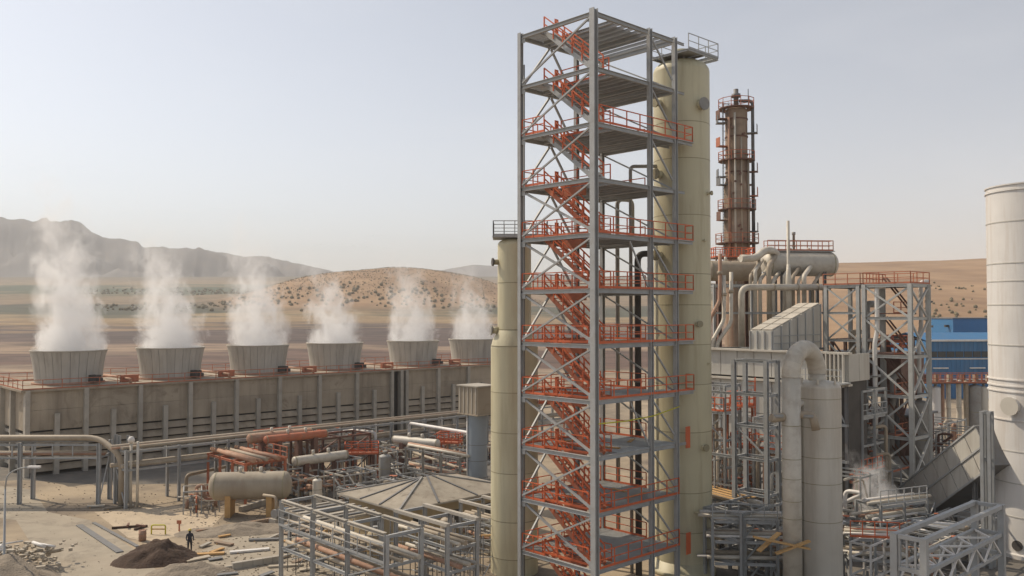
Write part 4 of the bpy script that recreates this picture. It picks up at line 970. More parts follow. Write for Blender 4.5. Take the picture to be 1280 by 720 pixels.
# box truss frame in the lower right corner
B_ = P(1155, 676, 46); zt_ = B_.z
t = thing('box_truss', 'new galvanised box frame of square posts and laced beams at lower right', 'steel frame', Vector((B_.x, B_.y, 0)), GRID)
TL, TW = 11.8, 1.55
for x in (0, TL):
    for y in (0, TW): beam(t, 'column', (x, y, 0), (x, y, zt_ + .12), .36, .36, 'galv', 'L')
for y in (0, TW):
    beam(t, 'top_chord', (.2, y, zt_), (TL - .2, y, zt_), .26, .24, 'galv', 'L'); beam(t, 'lower_chord', (.2, y, zt_ - 1.7), (TL - .2, y, zt_ - 1.7), .2, .2, 'galv', 'L'); beam(t, 'lower_chord', (.2, y, zt_ - 2.9), (TL - .2, y, zt_ - 2.9), .16, .16, 'galv', 'L')
for z in (zt_, zt_ - 1.7, zt_ - 2.9):
    for x in (0, TL): beam(t, 'end_beam', (x, .2, z), (x, TW - .2, z), .2, .22, 'galv', 'L')
nl = 8
for i in range(nl):
    x0, x1 = .3 + (TL - .6) * i / nl, .3 + (TL - .6) * (i + 1) / nl
    y0, y1 = (0.1, TW - .1) if i % 2 else (TW - .1, .1)
    beam(t, 'lacing', (x0, y0, zt_ - 1.65), (x1, y1, zt_ - 1.65), .12, .1, 'white', 'L')
    for y in (-.02, TW + .02): beam(t, 'lacing', (x0, y, zt_ - (1.75 if i % 2 else 2.85)), (x1, y, zt_ - (2.85 if i % 2 else 1.75)), .1, .1, 'white', 'L')
for y in (.45, .9, 1.3): beam(t, 'post', (0, y, zt_ - 1.6), (0, y, zt_ - .1), .1, .1, 'galv', 'L')

# ================================================================== left half: racks, tanks, yard clutter
TP = [[(.2, 'pipe_tan'), (.12, 'pipe_grey'), (.22, 'pipe_tan')], [(.16, 'pipe_tan'), (.12, 'pipe_grey'), (.1, 'rust_pipe'), (.18, 'pipe_tan'), (.1, 'pipe_grey'), (.13, 'pipe_tan'), (.1, 'insul_pipe')]]
rack('long grey pipe rack running in front of the cooling tower', flat(160, 84), GRID, 62, 5.2, 3.0, [3.7, 5.5], TP, seed=4)
rd = rack('pipe bridge on steel legs spanning the road at the left edge', flat(-70, 86), 0, 15.6, 7.8, 2.4, [4.6, 5.9], [[(.14, 'rust_pipe'), (.12, 'pipe_grey'), (.15, 'pipe_tan')], [(.12, 'pipe_grey'), (.14, 'pipe_tan')]], seed=9, cw=.34)
bw = flat(-70, 86)
e = P(152, 580, 85) - bw
pipe(rd, 'main_pipe', [(-2, .3, 6.5), (15.4, .3, 6.5), (e.x - .4, e.y, 5.2), (e.x, e.y, 4.2), (e.x, e.y, 0)], .28, 'pipe_tan', 1.2, 14)
for x in (16.4, 17.1, 17.9): beam(rd, 'post', (x, 1.0 + .3 * x % 1, 0), (x, 1.0 + .3 * x % 1, 6.6), .26, .26, 'galv')
for x in range(1, 15, 2): beam(rd, 'hanger', (x, 0, 4.75), (x, 0, 5.75), .1, .1, 'galv', 'L')
t = thing('utility_post', 'pair of white capped posts beside the end of the pipe bridge', 'post', flat(166, 84.5))
for x in (0, .65): MB().lathe([(.13, 0), (.13, 6.4)], 10, (x, 0, 0)).build('post', 'insul_pipe', t)
MB().lathe([(.3, 6.3), (.34, 6.6), (.2, 6.85), (.02, 6.9)], 12, (0, 0, 0)).build('cap', 'white', t)
hvessel('storage_tank', 'beige horizontal storage tank on saddles in the yard', flat(315, 81.5), R(6), 6.2, 1.27, 2.75, 'tank_tan', 'tank', 'timber')
t = rack('low frame carrying rust-orange pipes above the horizontal storage tank', flat(262, 90), GRID - R(90), 8.5, 2.8, 4.2, [4.3], [[(.24, 'rust_pipe'), (.16, 'rust_pipe'), (.2, 'pipe_tan'), (.12, 'rust_pipe'), (.22, 'rust_pipe'), (.14, 'orange_old'), (.16, 'rust_pipe')]], 'orange_old', 11, .2)
handrail(t, [(0, 4.4, 4.4), (8.5, 4.4, 4.4)], 'orange_old', t=.08)
manifold('rusty valve skid at the left end of the horizontal storage tank', flat(236, 82), R(20), 4, 2.6, 2.2, ('rust_pipe', 'orange_old', 'insul_pipe'), 2)
frame('open_steelwork', 'two-storey brown steel frame behind the storage tank', flat(385, 93), GRID, [0, 4, 8], [0, 3.5], [3, 5.2], .22, .2, 'brown_steel', xbrace=(0,))
for i, (px, Y, rz, L, r, z, m, lb) in enumerate(((352, 92, 43, 7, .5, 5.9, 'rust_pipe', 'rusty heat exchanger on top of the brown frame behind the tank'), (372, 92, 43, 7, .42, 5.8, 'orange_old', 'orange heat exchanger on top of the brown frame behind the tank'), (402, 91, 43, 6, .5, 3.7, 'insul_pipe', 'pale heat exchanger lying low right of the storage tank'),
                                           (520, 98, -30, 6, .45, 4.4, 'insul', 'pale exchanger below the right half of the long pipe rack'), (452, 103, 43, 5, .5, 3, 'pipe_grey', 'grey exchanger under the middle of the long pipe rack'))):
    hvessel('heat_exchanger', lb, flat(px, Y), R(rz), L, r, z, m, 'exchanger', 'brown_steel')
platform('orange railed platform in the middle of the yard pipework', flat(432, 96), R(10), 3.7, 2, 3.2)
platform('upper orange railed platform left of the blue-grey vent stack', flat(546, 99), R(-10), 2.6, 2, 4.0)
platform('lower orange railed platform left of the blue-grey vent stack', flat(548, 92), R(-10), 2.6, 2, 1.6)
platform('long orange railed walkway behind the storage tank', flat(325, 99), R(43) , 8, 1.4, 4.2)
vdrum('surge_drum', 'small grey upright drum right of the middle orange platform', flat(482, 90), .62, 3.4, 'pipe_grey')
vdrum('surge_drum', 'small pale upright drum among valves right of the storage tank', flat(398, 83), .45, 2.3, 'insul')
ML = [(376, 86, 40, 5, 3.5, 2.6, 'tangle of dark pipes and valves at the right end of the storage tank'), (412, 88, -45, 5, 3, 3.0, 'tangle of upright pipes left of the middle orange platform'), (445, 84, 43, 4, 4, 1.8, 'low valve skid in front of the middle orange platform'),
      (500, 86, 43, 4, 3.6, 2.4, 'valve skid behind the hip-roofed shed, left side'), (525, 95, -47, 4, 5, 2.8, 'pale pipe loops between the two orange platform groups'), (568, 88, 43, 4, 3.5, 3.0, 'pipe loops at the foot of the blue-grey vent stack'),
      (470, 110, 43, 5, 5, 3.2, 'far pipe loops under the long pipe rack, left group'), (540, 112, 43, 5, 5, 3.6, 'far pipe loops under the long pipe rack, right group'), (300, 97, 43, 4, 4, 2.6, 'pipe loops under the left part of the long pipe rack'), (356, 104, 43, 5, 4, 3, 'pipe loops between long pipe rack and brown frame')]
for i, (px, Y, rz, n, L, h, lb) in enumerate(ML): manifold(lb, flat(px, Y), R(rz), n, L, h, seed=20 + i)
for i, (px, Y, lb) in enumerate(((455, 80.5, 'leftmost of three pumps before the middle orange platform'), (474, 81, 'middle one of three pumps before the middle orange platform'), (492, 81.5, 'rightmost of three pumps before the middle orange platform'), (352, 79, 'pump beside the right saddle of the storage tank'))):
    pump(lb, flat(px, Y), R(60), 1.0)
for i, (p0, p1, z, r, m, lb) in enumerate((((512, 107), (590, 98), 5.3, .2, 'white', 'bright white pipe run left of the box-topped vent stack'), ((505, 100), (588, 86), 3.2, .16, 'pipe_tan', 'tan pipe run crossing behind the hip-roofed shed'), ((430, 106), (470, 104), 4.6, .2, 'white', 'short white pipe elbow under the long pipe rack'), ((235, 90), (345, 102), 2.1, .18, 'pipe_tan', 'low tan pipe run left of the storage tank'))):
    a, c = flat(*p0), flat(*p1); t = thing('pipe_run', lb, 'pipe', a); q = c - a
    pipe(t, 'pipe', [(0, 0, 0), (0, 0, z), (q.x, q.y, z), (q.x, q.y, 0)], r, m)
    for k in (.33, .66): beam(t, 'support', (q.x * k, q.y * k, 0), (q.x * k, q.y * k, z - r), .14, .14, 'galv')
for i, (px, Y, h) in enumerate(((433, 101, 5.6), (515, 104, 5.4), (600, 97, 5), (575, 90, 4.2))):
    pass
rack('secondary pipe rack of rusty steel left of the vent stack', flat(508, 92), GRID - R(90), 9, 3, 2.2, [2.6, 4.6], [[(.12, 'rust_pipe'), (.14, 'pipe_tan')], [(.14, 'insul_pipe'), (.16, 'rust_pipe')]], 'pipe_grey', 31, .18)
# box-topped vent stack
vb3 = flat(597, 86); zb0, zb1 = P(597, 516, 86).z, P(597, 484, 84.5).z
t = thing('vent_stack', 'blue-grey round vent stack with a boxy concrete-coloured top', 'stack', vb3)
MB().lathe([(.98, 0), (.98, zb0)], 28, cap=False).build('shell', 'bluegrey', t)
for y in (557, 577, 598): ring(t, .98, P(597, y, 85).z, 'galv_dark', .015, .05, 28)
b = MB().box((0, 0, (zb0 + zb1) / 2), (2.5, 2.9, zb1 - zb0), GRID); b.build('box_head', 'concrete', t)
MB().box((0, 0, zb1 + .06), (2.8, 3.2, .12), GRID).build('lid', 'concrete_light', t)
MB().box((0, 0, zb0 - .06), (2.65, 3.05, .12), GRID).build('bottom_plate', 'concrete', t)
for k in range(5):
    p = U * -1.27 + V * (-1.2 + .6 * k); inst('rib', MB().box((0, 0, 0), (.06, .14, zb1 - zb0 - .1), GRID).mesh('rib', 'concrete_light'), t, (p.x, p.y, (zb0 + zb1) / 2))
pipe(t, 'drain_pipe', [(-1.0, -.4, 0), (-1.0, -.4, zb0)], .07, 'white')
# hip-roofed shed and flat canopy roofs
t = thing('shed', 'tan-walled shed with a low hipped membrane roof', 'shed', flat(500, 68), GRID)
MB().box((6.5, 4.5, 1.7), (11.6, 7.6, 3.4)).build('wall', 'tanwall', t)
v = [Vector(p) for p in ((0, 0, 3.5), (13, 0, 3.5), (13, 9, 3.5), (0, 9, 3.5), (5.6, 4.5, 4.7), (7.4, 4.5, 4.7))]
for q in ((0, 1, 5, 4), (1, 2, 5), (2, 3, 4, 5), (3, 0, 4)):
    b = MB(); b.v = [tuple(v[i]) for i in q]; b.f = [tuple(range(len(q)))]; b.sm = [False]; b.build('roof_slope', 'roofing', t)
b = MB().box((6.5, 4.5, 3.42), (13.1, 9.1, .12)); b.build('eave', 'concrete_light', t)
for a, c in ((0, 4), (1, 5), (2, 5), (3, 4)): beam(t, 'hip_rib', v[a] + Z * .05, v[c] + Z * .05, .14, .1, 'pipe_grey', 'L')
for f in (.3, .62):
    p = v[0].lerp(v[1], f); q = v[4].lerp(v[5], f); beam(t, 'roof_batten', p + Z * .05, q + Z * .05, .16, .08, 'galv_dark', 'L')
    p = v[0].lerp(v[3], f); beam(t, 'roof_batten', p + Z * .05, v[4] + Z * .05, .16, .08, 'galv_dark', 'L')
for x in (2.5, 6, 9.5): MB().box((x, .68, 1.9), (1.3, .1, 1.2)).build('window', 'glass', t)
MB().box((.68, 4, 1.2), (.1, 1.3, 2.3)).build('door', 'galv_dark', t)
t = thing('canopy', 'low flat canopy roof laid with long strips left of the shed', 'canopy', flat(405, 66), GRID)
for x in (0, 4.4):
    for y in (0, 5): beam(t, 'post', (x, y, 0), (x, y, 3.0), .2, .2, 'galv')
MB().box((2.2, 2.5, 3.1), (5.0, 5.6, .18)).build('roof', 'roofing', t)
for i in range(6): beam(t, 'roof_strip', (-.3, .2 + i * .95, 3.25), (4.7, .1 + i * .95, 3.25), .3, .1, ['galv_dark', 'concrete_light'][i % 2], 'L')
# foreground pipe rack: galvanised frames running towards the viewer
A_ = P(352, 626, 62); zr = A_.z
fr_ = thing('pipe_rack', 'new galvanised pipe rack with sun-tinted top beams in the lower centre', 'pipe rack', Vector((A_.x, A_.y, 0)), GRID - R(90))
RL = 13.0; RWD = 2.6
for i in range(4):
    x = RL * i / 3
    for y in (0, RWD): beam(fr_, 'column', (x, y, 0), (x, y, zr), .24, .24, 'galv')
    for z in (zr - .1, zr - 1.9, zr - 3.4):
        beam(fr_, 'cross_beam', (x, .12, z), (x, 2.48, z), .16, .2, 'galv')
for y in (0, RWD):
    for z in (zr + .02, zr - 1.8, zr - 3.3):
        for i in range(3): beam(fr_, 'stringer', (RL * i / 3 + .13, y, z), (RL * (i + 1) / 3 - .13, y, z), .26 if z > zr - .5 else .14, .2, 'concrete_light' if z > zr - .5 else 'galv')  # top stringers get a paler tan, sunlight put into the colour
for y, z, r, m in ((.8, -1.6, .1, 'pipe_tan'), (1.7, -1.6, .09, 'pipe_tan'), (2.1, -1.6, .16, 'insul_pipe'), (.7, -3.1, .13, 'pipe_tan'), (1.5, -3.1, .18, 'rust_pipe'), (2.2, -3.1, .1, 'pipe_tan')):
    pipe(fr_, 'pipe_run', [(-.5, y, zr + z), (RL + .5, y, zr + z)], r, m)
for i in range(3):
    beam(fr_, 'brace', (RL * i / 3 + .15, -.03, zr - 3.3), (RL * (i + 1) / 3 - .15, -.03, zr - 1.9), .09, .09, 'galv', 'L')
handrail(fr_, [(0, -.2, zr - 1.7), (RL, -.2, zr - 1.7)], 'galv', t=.05)
for (px, Y, rz, n_, h_, lb) in ((420, 60, -10, 8, 4.6, 'thin tube scaffold inside the lower centre pipe rack'), (372, 63, 43, 6, 3.6, 'thin tube scaffold at the left foot of the lower centre pipe rack'), (520, 60, -43, 7, 4.4, 'thin tube scaffold before the hip-roofed shed'), (570, 63, 10, 5, 4.0, 'thin tube scaffold close to the slim cream column')):
    t = thing('scaffold', lb, 'scaffold', flat(px, Y), R(rz)); rq = random.Random(px)
    for i in range(n_):
        for y in (0, 1.2): MB().tube([(i * .9, y, 0), (i * .9, y, h_ - rq.uniform(0, .8))], .035, 6).build('standard', 'galv_dark', t)
        if i % 3 == 0: MB().tube([(i * .9, 0, .3), (i * .9 + 1.8, 0, h_ * .7)], .03, 6).build('brace', 'galv', t)
    for z in (1.2, 2.4, 3.4):
        for y in (0, 1.2): MB().tube([(-.3, y, z), (n_ * .9 - .4, y, z + rq.uniform(-.05, .05))], .035, 6).build('ledger', 'galv', t)
    for q in range(3): MB().box((rq.uniform(.8, n_ * .8), .6, 2.48 + .06 * q), (2.2, .24, .05), rq.uniform(-.1, .1)).build('plank', 'timber', t)
# wall, kerbs and slabs behind the foreground rack
for i, (a, c, h, m, lb) in enumerate((((300, 640), (358, 622), .5, 'concrete_light', 'low pale kerb wall left of the foreground pipe rack'), ((245, 668), (352, 650), .35, 'rust', 'low rust-brown edging across the rubble yard'), ((290, 712), (352, 702), .5, 'concrete_light', 'pale concrete beam lying at the bottom of the yard'))):
    p, q = G(*a), G(*c); t = thing('low_wall', lb, 'wall', p); d = q - p
    n = 5
    for k in range(n): beam(t, 'block', d * ((k + .02) / n) + Z * h / 2, d * ((k + .98) / n) + Z * h / 2, .4, h, m, 'L')
# soil heaps
def heap(label, c, rx, ry, h, rz, m, seed, name='soil_heap'):
    b = MB(); n = 30
    for j in range(n):
        for i in range(n):
            u_, v_ = -1 + 2 * i / (n - 1), -1 + 2 * j / (n - 1); r = math.hypot(u_, v_)
            p = Matrix.Rotation(rz, 3, 'Z') @ Vector((u_ * rx, v_ * ry, 0))
            k = max(0, 1 - r); z = h * (k ** .9) * (1 + .5 * fbm(u_ * 3 + seed, v_ * 3, 1.2)) + .06 * fbm(u_ * 9 + seed, v_ * 9, .5) * (k > 0)
            b.v.append((p.x, p.y, max(z, -.02) if r < 1 else -.05))
    for j in range(n - 1):
        for i in range(n - 1): a = j * n + i; b.f.append((a, a + 1, a + n + 1, a + n)); b.sm.append(True)
    o = b.build(name, m, None, c); return tag(o, label, 'heap')
heap('dark brown conical soil heap beside the road', G(196, 700), 3.3, 2.2, 1.6, R(15), 'soil', 1)
heap('long low grey soil bank behind the dark soil heap', G(300, 664), 5.6, 2.0, .8, R(14), 'gravel', 5)
heap('low pale spoil heap right of the dark soil heap', G(238, 716), 3.2, 1.8, .8, R(10), 'gravel', 9)
# worker
w0 = G(237, 690); person = bpy.data.meshes.new('person')
sk = [((0, 0, .95), .15), ((0, 0, 1.15), .14), ((0, 0, 1.38), .17), ((0, 0, 1.5), .07), ((0, -.02, 1.62), .1), ((0, -.01, 1.72), .085), ((-.1, 0, .88), .11), ((-.12, -.03, .48), .075), ((-.13, .02, .08), .055), ((-.13, -.14, .04), .045),
      ((.1, 0, .88), .11), ((.13, .05, .48), .075), ((.14, .1, .08), .055), ((.14, -.05, .04), .045), ((-.2, 0, 1.4), .07), ((-.27, -.03, 1.13), .052), ((-.24, -.2, .95), .042), ((.2, 0, 1.4), .07), ((.28, .03, 1.12), .052), ((.26, -.1, .88), .042)]
ed = [(0, 1), (1, 2), (2, 3), (3, 4), (4, 5), (0, 6), (6, 7), (7, 8), (8, 9), (0, 10), (10, 11), (11, 12), (12, 13), (2, 14), (14, 15), (15, 16), (2, 17), (17, 18), (18, 19)]
person.from_pydata([p for p, r in sk], ed, []); person.materials.append(MATS['cloth'])
po = bpy.data.objects.new('person', person); COL.objects.link(po); po.location = (w0.x, w0.y, 0); po.rotation_euler[2] = R(30)
md = po.modifiers.new('skin', 'SKIN'); person.skin_vertices if hasattr(person, 'skin_vertices') else None
for i, (p, r) in enumerate(sk):
    v = person.skin_vertices[0].data[i]; v.radius = (r, r); v.use_root = (i == 0)
po.modifiers.new('smooth', 'SUBSURF').render_levels = 2
tag(po, 'person in dark work clothes standing by the dark soil heap', 'person')
MB().lathe([(.155, 1.70), (.125, 1.72), (.12, 1.78), (.08, 1.83), (.01, 1.85)], 14).build('hard_hat', 'helmet', po)
# street lamp
l0 = flat(10, 62); zl = P(20, 590, 62).z
t = thing('street_lamp', 'curved-arm street lamp standing in the scrap at the left edge', 'street lamp', l0)
MB().lathe([(.14, 0), (.14, 1.2), (.09, 1.25), (.065, zl - 1.2)], 12).build('pole', 'galv', t)
pipe(t, 'arm', [(0, 0, zl - 1.3), (.1, 0, zl - .2), (.9, 0, zl + .25), (1.7, 0, zl + .35)], .05, 'galv', .8)
MB().box((2.05, 0, zl + .36), (.85, .28, .14)).build('lamp_head', 'white', t)
MB().box((2.1, 0, zl + .28), (.6, .2, .03)).build('lens', 'glass', t)
# scrap heap under the lamp
heap('mound of pale rubble and scrap at the left edge', G(2, 726), 5.8, 3.4, 1.7, R(-40), 'gravel', 14, 'rubble_mound')
rr = random.Random(12); c = G(8, 715)
b = MB()
for i in range(420):
    p = c + Vector((rr.gauss(-.8, 1.9), rr.gauss(0, 1.7), rr.uniform(.3, 1.5))); s_ = rr.uniform(.08, .34)
    b.box(p, (s_ * rr.uniform(.6, 2), s_, s_ * rr.uniform(.4, 1)), rr.uniform(0, 3))
tag(b.build('rubble', 'scrap'), 'broken pale rubble strewn over the scrap mound', 'rubble', kind='stuff')
for i in range(26):
    p = c + Vector((rr.uniform(-3, 2.4), rr.uniform(-2.5, 2.5), rr.uniform(.6, 1.6))); a = rr.uniform(-1.2, .6); l = rr.uniform(.8, 3.2)
    o = MB().tube([(-l / 2, 0, -.08), (l / 2, 0, .12)], rr.choice((.06, .09, .13)), 10).build('scrap_pipe', ['white', 'scrap', 'pipe_tan'][i % 3], None, p, a)
    tag(o, ['white', 'dirty beige', 'brownish tan'][i % 3] + ' length of discarded pipe lying on the scrap mound at the left edge', 'pipe', 'discarded pipes on the scrap mound')
# bits lying on the pavement
for i, (px, py, l, a, lb) in enumerate(((160, 660, 2.6, .3, 'dark timber cross-piece lying on the sandy slab'), (176, 661, 1.4, 1.2, 'short dark offcut beside the timber on the sandy slab'))):
    p = G(px, py); t = thing('timber_offcut', lb, 'timber', p, a)
    beam(t, 'board', (-l / 2, 0, .1), (l / 2, 0, .1), .2, .18, 'soil', 'L'); beam(t, 'board', (0, -.5, .28), (0, .5, .28), .15, .16, 'brown_steel', 'L')
t = thing('barrel', 'red-brown barrel standing at the edge of the sandy slab', 'barrel', G(178, 676)); MB().lathe([(.3, 0), (.3, .9), (.27, .9), (.27, .87), (.02, .87)], 16).build('drum', 'rust_pipe', t); ring(t, .3, .3, 'rust', .02, .04, 16, name='hoop'); ring(t, .3, .6, 'rust', .02, .04, 16, name='hoop')
t = thing('marker_post', 'short orange marker post by the soil bank', 'post', G(224, 664)); MB().box((0, 0, .45), (.1, .1, .9)).build('stake', 'orange_old', t); MB().box((0, -.06, .8), (.4, .04, .3)).build('plate', 'orange_old', t)
t = thing('traffic_barrier', 'small arched yellow-green barrier by the dark soil heap', 'barrier', G(198, 668)); pipe(t, 'hoop', [(-.6, 0, 0), (-.6, 0, .8), (.6, 0, .8), (.6, 0, 0)], .06, 'yellow'); beam(t, 'rail', (-.55, 0, .45), (.55, 0, .45), .05, .1, 'timber', 'L')

# ================================================================== lower right clutter between the big things
frame('steel_gallery', 'bare grey scaffold-like frame at the foot of the wide cream column', flat(925, 60), GRID, [0, 3.2, 6.4], [0, 3], [1.6, 3.2, 5.0], .2, .18, 'galv', xbrace=(0,))
t = rack('sunlit timber-decked pipe rack left of the gooseneck pipe', flat(950, 66), GRID + R(75), 9, 3, 3.2, [2.6, 4.4], [[(.16, 'insul_pipe'), (.12, 'white'), (.2, 'pipe_tan')], [(.14, 'white'), (.18, 'insul_pipe'), (.1, 'rust_pipe'), (.15, 'pipe_tan')]], 'galv', 41, .2)
for k in range(4): beam(t, 'deck_board', (.2, .5 + k * .6, 4.95), (8.6, .5 + k * .6, 4.95), .3, .05, 'timber', 'L')
CL = [(905, 67, 43, 5, 3.5, 2.6, 'pipe tangle at the foot of the wide cream column'), (962, 61, 20, 5, 2.5, 3.2, 'pipe loops beside the base of the gooseneck pipe'), (1075, 66, 43, 5, 3.2, 3.0, 'tangle of white pipes right of the absorber vessel'), (1095, 70, -30, 6, 3.5, 3.4, 'rusty pipe loops beneath the drifting steam wisp'),
      (1130, 74, 43, 5, 4, 2.4, 'pipe loops under the slanting duct'), (1185, 62, 43, 6, 5, 3, 'pipe loops inside the box frame at lower right'), (1215, 66, 43, 5, 4, 3, 'pipe loops between box frame and white stack'), (1150, 60, 43, 5, 4, 3, 'pale pipe loops behind the near end of the box frame'),
      (1180, 100, 43, 6, 5, 6.5, 'stacked pipes below the upright exchangers'), (1215, 96, 43, 6, 4, 6, 'stacked pipes above the slanting duct near the stack')]
for i, (px, Y, rz, n, L, h, lb) in enumerate(CL): manifold(lb, flat(px, Y), R(rz), n, L, h, ('insul_pipe', 'white', 'pipe_tan', 'pipe_grey', 'rust_pipe'), seed=60 + i)
rack('rusty low pipe rack right of the absorber vessel', flat(1062, 68), GRID - R(70), 7, 2.4, 2.4, [1.2, 2.5], [[(.14, 'white'), (.1, 'rust_pipe'), (.18, 'insul_pipe')], [(.14, 'white'), (.12, 'insul_pipe'), (.16, 'white')]], 'pipe_grey', 45, .18)
platform('small orange railed platform right of the absorber vessel', flat(1066, 74), GRID, 2.6, 2.4, 4.4, 'orange', 'orange_old')
frame('laced_steelwork', 'small white laced frame low between absorber vessel and box frame', flat(1085, 58), GRID, [0, 2, 4], [0, 1.4], [1.2, 2.4, 3.4], .12, .12, 'white', xbrace=(0, 1))
t = hvessel('condenser', 'dark grey horizontal condenser behind the drifting steam wisp', flat(1100, 84), R(20), 7, 1.3, 3.6, 'pipe_grey', 'tank', 'galv_dark')
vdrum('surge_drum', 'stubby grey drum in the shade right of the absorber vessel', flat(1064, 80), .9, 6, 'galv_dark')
for i, (px, Y, z, L, lb) in enumerate(((1062, 78, 8.3, 3.5, 'upper short pipe stub crossing the shade right of the absorber vessel'), (1066, 78, 5.8, 3.5, 'lower short pipe stub crossing the shade right of the absorber vessel'))):
    t = thing('pipe_run', lb, 'pipe', flat(px, Y)); pipe(t, 'pipe', [(0, 0, 0), (0, 0, z), (L, .8, z + .4), (L, .8, 0)], .16, 'pipe_tan'); valve(t, (L / 2, .4, z + .2), .16)
# drifting wisp of steam
p = flat(1094, 71, 2.6)
sm = steam_mat('steam', 5.0, 1.9, 2.4, 1.3, 23, .7, .7, 1.5)
tag(MB().lathe([(2.0, 0), (2.5, 2.5), (2.8, 5)], 16).build('steam_wisp', sm, None, p), 'thin wisp of steam drifting right of the absorber vessel', 'steam', kind='stuff')

# ---- more process equipment in the middle distance
MORE = [(388, 98, 43, 6, 3, 4.2, 'dense upright pipes behind the long orange walkway'), (424, 92, 43, 5, 2.4, 3.4, 'narrow bundle of dark pipes before the middle orange platform'), (463, 93, -47, 5, 2.6, 2.6, 'small pipe loops under the middle orange platform'),
        (498, 97, 43, 5, 3, 3.8, 'tall pipe loops right of the small grey upright drum'), (556, 104, 43, 5, 3, 4.2, 'tall pipe loops behind the upper orange platform'), (584, 97, 43, 4, 3, 3.8, 'pipe loops just behind the blue-grey vent stack'), (340, 87, 43, 4, 3, 3.2, 'pipes squeezed between storage tank and brown frame'),
        (436, 112, 43, 6, 5, 3.4, 'far pipe loops before the cooling tower wall, centre'), (390, 112, 43, 6, 5, 3.4, 'far pipe loops before the cooling tower wall, left of centre'), (590, 110, 43, 5, 4, 4, 'far pipe loops beside the box-topped stack'),
        (905, 74, 43, 6, 2.6, 5.0, 'upright pipes at the left foot of the boiler casing'), (1110, 78, 43, 6, 3, 5.0, 'dark pipe loops at the foot of the lattice tower'), (1085, 80, 43, 6, 3, 7.5, 'tall dark pipes left of the lattice tower foot'),
        (1165, 92, 43, 6, 3, 6.5, 'pipes right of the lattice tower foot'), (1200, 88, 43, 6, 4, 5.5, 'pipes crowded above the upper edge of the slanting duct')]
for i, (px, Y, rz, n, L, h, lb) in enumerate(MORE): manifold(lb, flat(px, Y), R(rz), n, L, h, ('insul_pipe', 'pipe_grey', 'rust_pipe', 'pipe_tan', 'brown_steel'), seed=160 + i)
FRM = [(415, 99, 3.6, 'slim grey frame carrying pipes left of the middle orange platform'), (505, 103, 4.2, 'slim grey frame under the right half of the long pipe rack'), (560, 93, 3.4, 'slim grey frame between the orange platforms and the shed')]
for px, Y, h, lb in FRM: frame('open_steelwork', lb, flat(px, Y), GRID, [0, 2.4, 4.8], [0, 2.2], [h * .55, h], .16, .16, 'pipe_grey', ybrace=(0,))
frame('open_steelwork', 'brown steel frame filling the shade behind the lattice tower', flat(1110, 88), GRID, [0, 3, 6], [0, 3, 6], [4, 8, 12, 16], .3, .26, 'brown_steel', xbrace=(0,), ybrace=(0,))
platform('orange railed landing inside the middle of the lattice tower', flat(1125, 85), GRID, 2.4, 2.6, 15.5, 'orange', 'brown_steel', lad=False)
# loose stones and litter over the yard
rr = random.Random(77); b = MB()
def litter(n, x0, x1, y0, y1, s0, s1):
    for i in range(n):
        p = G(rr.uniform(x0, x1), rr.uniform(y0, y1)); s_ = rr.uniform(s0, s1)
        p.z = s_ * .25; b.box(p, (s_ * rr.uniform(.6, 2.2), s_, s_ * rr.uniform(.4, .9)), rr.uniform(0, 3))
litter(1100, 230, 420, 640, 740, .03, .12); litter(300, 20, 260, 640, 730, .02, .06); litter(300, 0, 330, 600, 645, .03, .12); litter(300, 400, 620, 620, 740, .05, .2)
tag(b.build('yard_litter', 'gravel'), 'loose stones and litter scattered over the sandy yard', 'litter', kind='stuff')
LUM = [(262, 694, 2.2, .2, 'timber', 'pale board lying right of the dark soil heap'), (312, 690, 3.0, .35, 'white', 'white sheet metal strip lying before the foreground pipe rack'), (330, 676, 2.4, .1, 'galv_dark', 'dark board lying left of the foreground pipe rack'), (280, 681, 1.8, -.5, 'rust', 'rusty plate lying beside the soil bank'),
       (345, 700, 2.5, .9, 'scrap', 'pale offcut leaning at the foot of the foreground pipe rack'), (120, 634, 1.6, .2, 'concrete_light', 'broken kerb block at the foot of the pipe bridge leg'), (142, 636, 1.9, .7, 'gravel', 'dark block at the foot of the capped posts'), (158, 634, 1.3, .3, 'scrap', 'pale block at the foot of the capped posts')]
for px, py, l, a, m_, lb in LUM:
    t = thing('loose_board', lb, 'board', G(px, py), a); beam(t, 'board', (-l / 2, 0, .12), (l / 2, 0, .12), .45, .14, m_, 'L'); beam(t, 'batten', (-l * .3, -.3, .04), (-l * .3, .3, .04), .12, .08, 'timber', 'L')

for i in range(30):
    p = G(rr.uniform(235, 400), rr.uniform(650, 735)); l = rr.uniform(.8, 2.6)
    o = MB().bar((-l / 2, 0, .1), (l / 2, 0, .1 + rr.uniform(0, .15)), rr.uniform(.15, .6), rr.uniform(.06, .14)).build('scrap_board', ['scrap', 'timber', 'concrete_light', 'galv_dark', 'rust', 'gravel'][i % 6], None, p, rr.uniform(-.6, 1.2))
    tag(o, ['dirty beige', 'raw yellow timber', 'pale grey', 'dark grey metal', 'rusty brown', 'earth-brown'][i % 6] + ' scrap board lying between dark soil heap and foreground pipe rack', 'board', 'scrap boards in the rubble yard')
